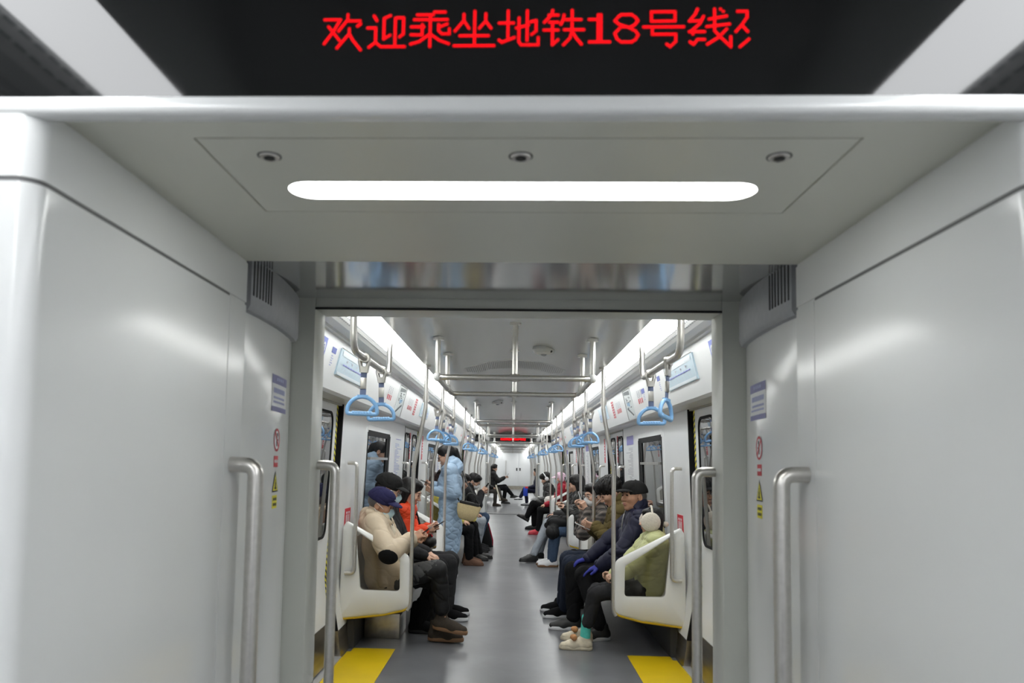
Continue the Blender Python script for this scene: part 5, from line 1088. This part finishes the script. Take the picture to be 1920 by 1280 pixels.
# --- right second bench
B = (1.03, 11.08, 0); q = lambda X, Y, Z: lw(B, RR, X, Y, Z)
r, I = person('person with long black hair and shiny black jacket on the second right bench', B, RR, .007, k=1.03, lean=.12, head=(.35, -.2, 0), hands=[q(.76, 11.2, .86), q(.78, 10.98, .84)], jacket=LEATHER, jfat=1.15, jdisp=folds(.01, 14, 60), collar=.05, sleeve=.07, pants=JEANB, shoes=WHITES, sole=TANSOLE, knees=[V3(.42, -.1, .5), V3(.40, .1, .5)], ankles=[V3(.45, -.10, .085), V3(.44, .06, .085)], feats=False); hair_long(I['H'], r, .10)
t = thing('folded_coat', 'black padded coat lying over the lap on the second right bench', 'coat', (.70, 11.05, .60)); sd = Sdf(.008); sd.cap(V3(.22, -.02, .03), V3(-.10, 0, .03), .10, .10); sd.cap(V3(-.05, .12, .02), V3(-.12, -.10, -.10), .09, .10); sd.cap(V3(-.10, .0, .0), V3(-.18, .05, -.02), .07, .05); sd.build('cloth', BLACKN, t, folds(.012, 16, 62))
B = (.98, 11.75, 0); q = lambda X, Y, Z: lw(B, RR, X, Y, Z)
r, I = person('person in a black hood stretching out legs in pale grey jeans and black trainers', B, RR, .007, lean=.04, head=(.3, 0, 0), jacket=BLACKN, jfat=1.18, jdisp=folds(.008, 14, 63), collar=.05, pants=JEANG, pfat=1.0, shoes=INKK, sole=INKK, knees=[q(.56, 11.80, .56), q(.54, 11.60, .57)], ankles=[q(.42, 11.75, .11), q(.32, 11.45, .10)], toes=[V3(1, .3, 0), V3(1, .3, 0)], feats=False, hands=[q(.66, 11.8, .70), q(.66, 11.6, .70)])
sd = Sdf(.007); I['H'].ell(sd, (-.03, 0, .03), (.125, .105, .12)); I['H'].cap(sd, (-.06, 0, -.04), (-.07, 0, -.16), .10, .11, .05); I['H'].ell(sd, (.1, 0, -.04), (.08, .075, .10), .02, True); sd.build('hood', BLACKC, r, folds(.006, 18, 64))
t = thing('folded_jacket', 'navy jacket over the knees above the pale grey jeans', 'coat', (.62, 11.66, .66)); sd = Sdf(.008); sd.cap(V3(.15, -.05, 0), V3(-.03, .0, -.01), .085, .075); sd.build('cloth', NAVY, t, folds(.01, 18, 65))
# --- right third bench, small
B = (1.03, 15.98, 0)
r, I = person('person in a dark red puffer coat, pale pink cap and blue mask, third right bench', B, RR, .008, lean=.0, head=(.1, .25, 0), jacket=REDC, jfat=1.2, jpuff=.008, jper=.1, collar=.06, pants=BLACKC, shoes=REDS, sole=REDS, ankles=[V3(.46, -.08, .085), V3(.48, .08, .085)], feats=False); ball_cap(I['H'], r, PINK); face_mask(I['H'], r, MASKB)
sd = Sdf(.007); [I['H'].ell(sd, (-.01, s_ * .095, .0), (.06, .03, .06)) for s_ in (-1, 1)]; sd.build('ear_muffs', PINK, r); cap_hair(I['H'], r)
t = thing('folded_coat', 'white padded coat held on the lap behind the third right bench panel', 'coat', (.86, 15.98, .70)); sd = Sdf(.01); sd.cap(V3(.12, 0, .02), V3(-.10, 0, .0), .10, .09); sd.build('cloth', nylon('white_nylon', (.72, .71, .66)), t, folds(.012, 16, 66))
B = (.93, 17.0, 0)
r, I = person('person wearing white headphones and a black leather jacket, bending forward on the third right bench', B, RR, .008, lean=.30, head=(.5, .1, 0), jacket=LEATHER, jfat=1.3, jdisp=folds(.012, 12, 70), collar=.04, sleeve=.08, pants=BLACKC, pfat=1.1, shoes=INKK, sole=CHAR, knees=[V3(.44, -.1, .50), V3(.46, .1, .58)], ankles=[V3(.42, -.1, .085), V3(.60, .05, .28)], tpitch=(0, .5), feats=False); hair_short(I['H'], r, 1.08, 1.0, h=.007)
t = thing('headphones', 'white over ear headphones on the bowed head of the person in black leather', 'headphones'); t.location = r.location; t.rotation_euler = r.rotation_euler; H = I['H']
MB().tube([H.p(.0, .108 * math.cos(a), .02 + .13 * math.sin(a)) for a in [PI * i / 12 for i in range(13)]], .012, 8).build('headband', WHITES, t, smooth=2)
for s_ in (-1, 1): sd = Sdf(.006); H.ell(sd, (.0, s_ * .105, .0), (.045, .025, .048)); sd.build('ear_cup', WHITES, t)
# --- last car, very small
B = (-.98, 25.9, 0); r, I = person('person in grey brown trousers and brown boots just beyond the far gangway', B, LR, .012, lean=-.02, jacket=BLACKN, jfat=1.15, pants=cloth('brown_grey_cloth', (.06, .055, .05)), shoes=BROWNS, sole=BROWNS, feats=False, knees=[V3(.42, -.1, .5), V3(.50, .1, .56)], ankles=[V3(.40, -.1, .085), V3(.62, .05, .26)]); hair_short(I['H'], r, h=.012)
t = thing('folded_umbrella', 'slim cream folded umbrella leaning by the brown boots', 'umbrella', (-.50, 25.7, 0)); MB().tube([(.10, 0, .22), (-.06, 0, .72)], [.022, .03], 10).build('canopy', CREAM, t); MB().tube([(-.06, 0, .72), (-.10, 0, .84)], .010, 8).build('handle', INKK, t)
B = (-.70, 27.3, 0); r, I = person('person in a black puffer jacket with crossed legs in the last car', B, LR, .012, k=1.1, lean=.02, head=(.25, .9, 0), jacket=BLACKN, jfat=1.2, jpuff=.012, jper=.12, pants=BLACKC, shoes=INKK, sole=INKK, feats=False, knees=[V3(.46, -.1, .55), V3(.44, .1, .62)], ankles=[V3(.40, -.1, .095), V3(.72, .05, .30)], hands=[V3(.42, -.1, .95), V3(.42, .05, .93)]); hair_long(I['H'], r, tie=True)
phone('distant phone held by the person in the black puffer jacket', (-.17, 27.2, 1.03), (0, 1, 0), (.5, 0, .8), INKK)
B = (.90, 26.5, 0); r, I = person('person in navy with white shoes on the right in the last car', B, RR, .012, lean=.05, jacket=NAVY, jfat=1.1, pants=NAVY, shoes=WHITES, sole=INKK, feats=False, knees=[V3(.42, -.1, .5), V3(.46, .1, .58)], ankles=[V3(.38, -.1, .085), V3(.62, .05, .28)]); hair_short(I['H'], r, h=.012)
t = thing('tote_bag', 'bright blue bag hanging beside the knees of the person in navy', 'bag', (.47, 26.25, .34)); MB().box(-.09, .06, -.05, .05, 0, .30).build('bag_body', mat('bag_blue', (.02, .06, .50), .5), t, bevel=.02); MB().box(-.03, .07, -.051, .051, .26, .33).build('red_flap', INKR, t, bevel=.01)
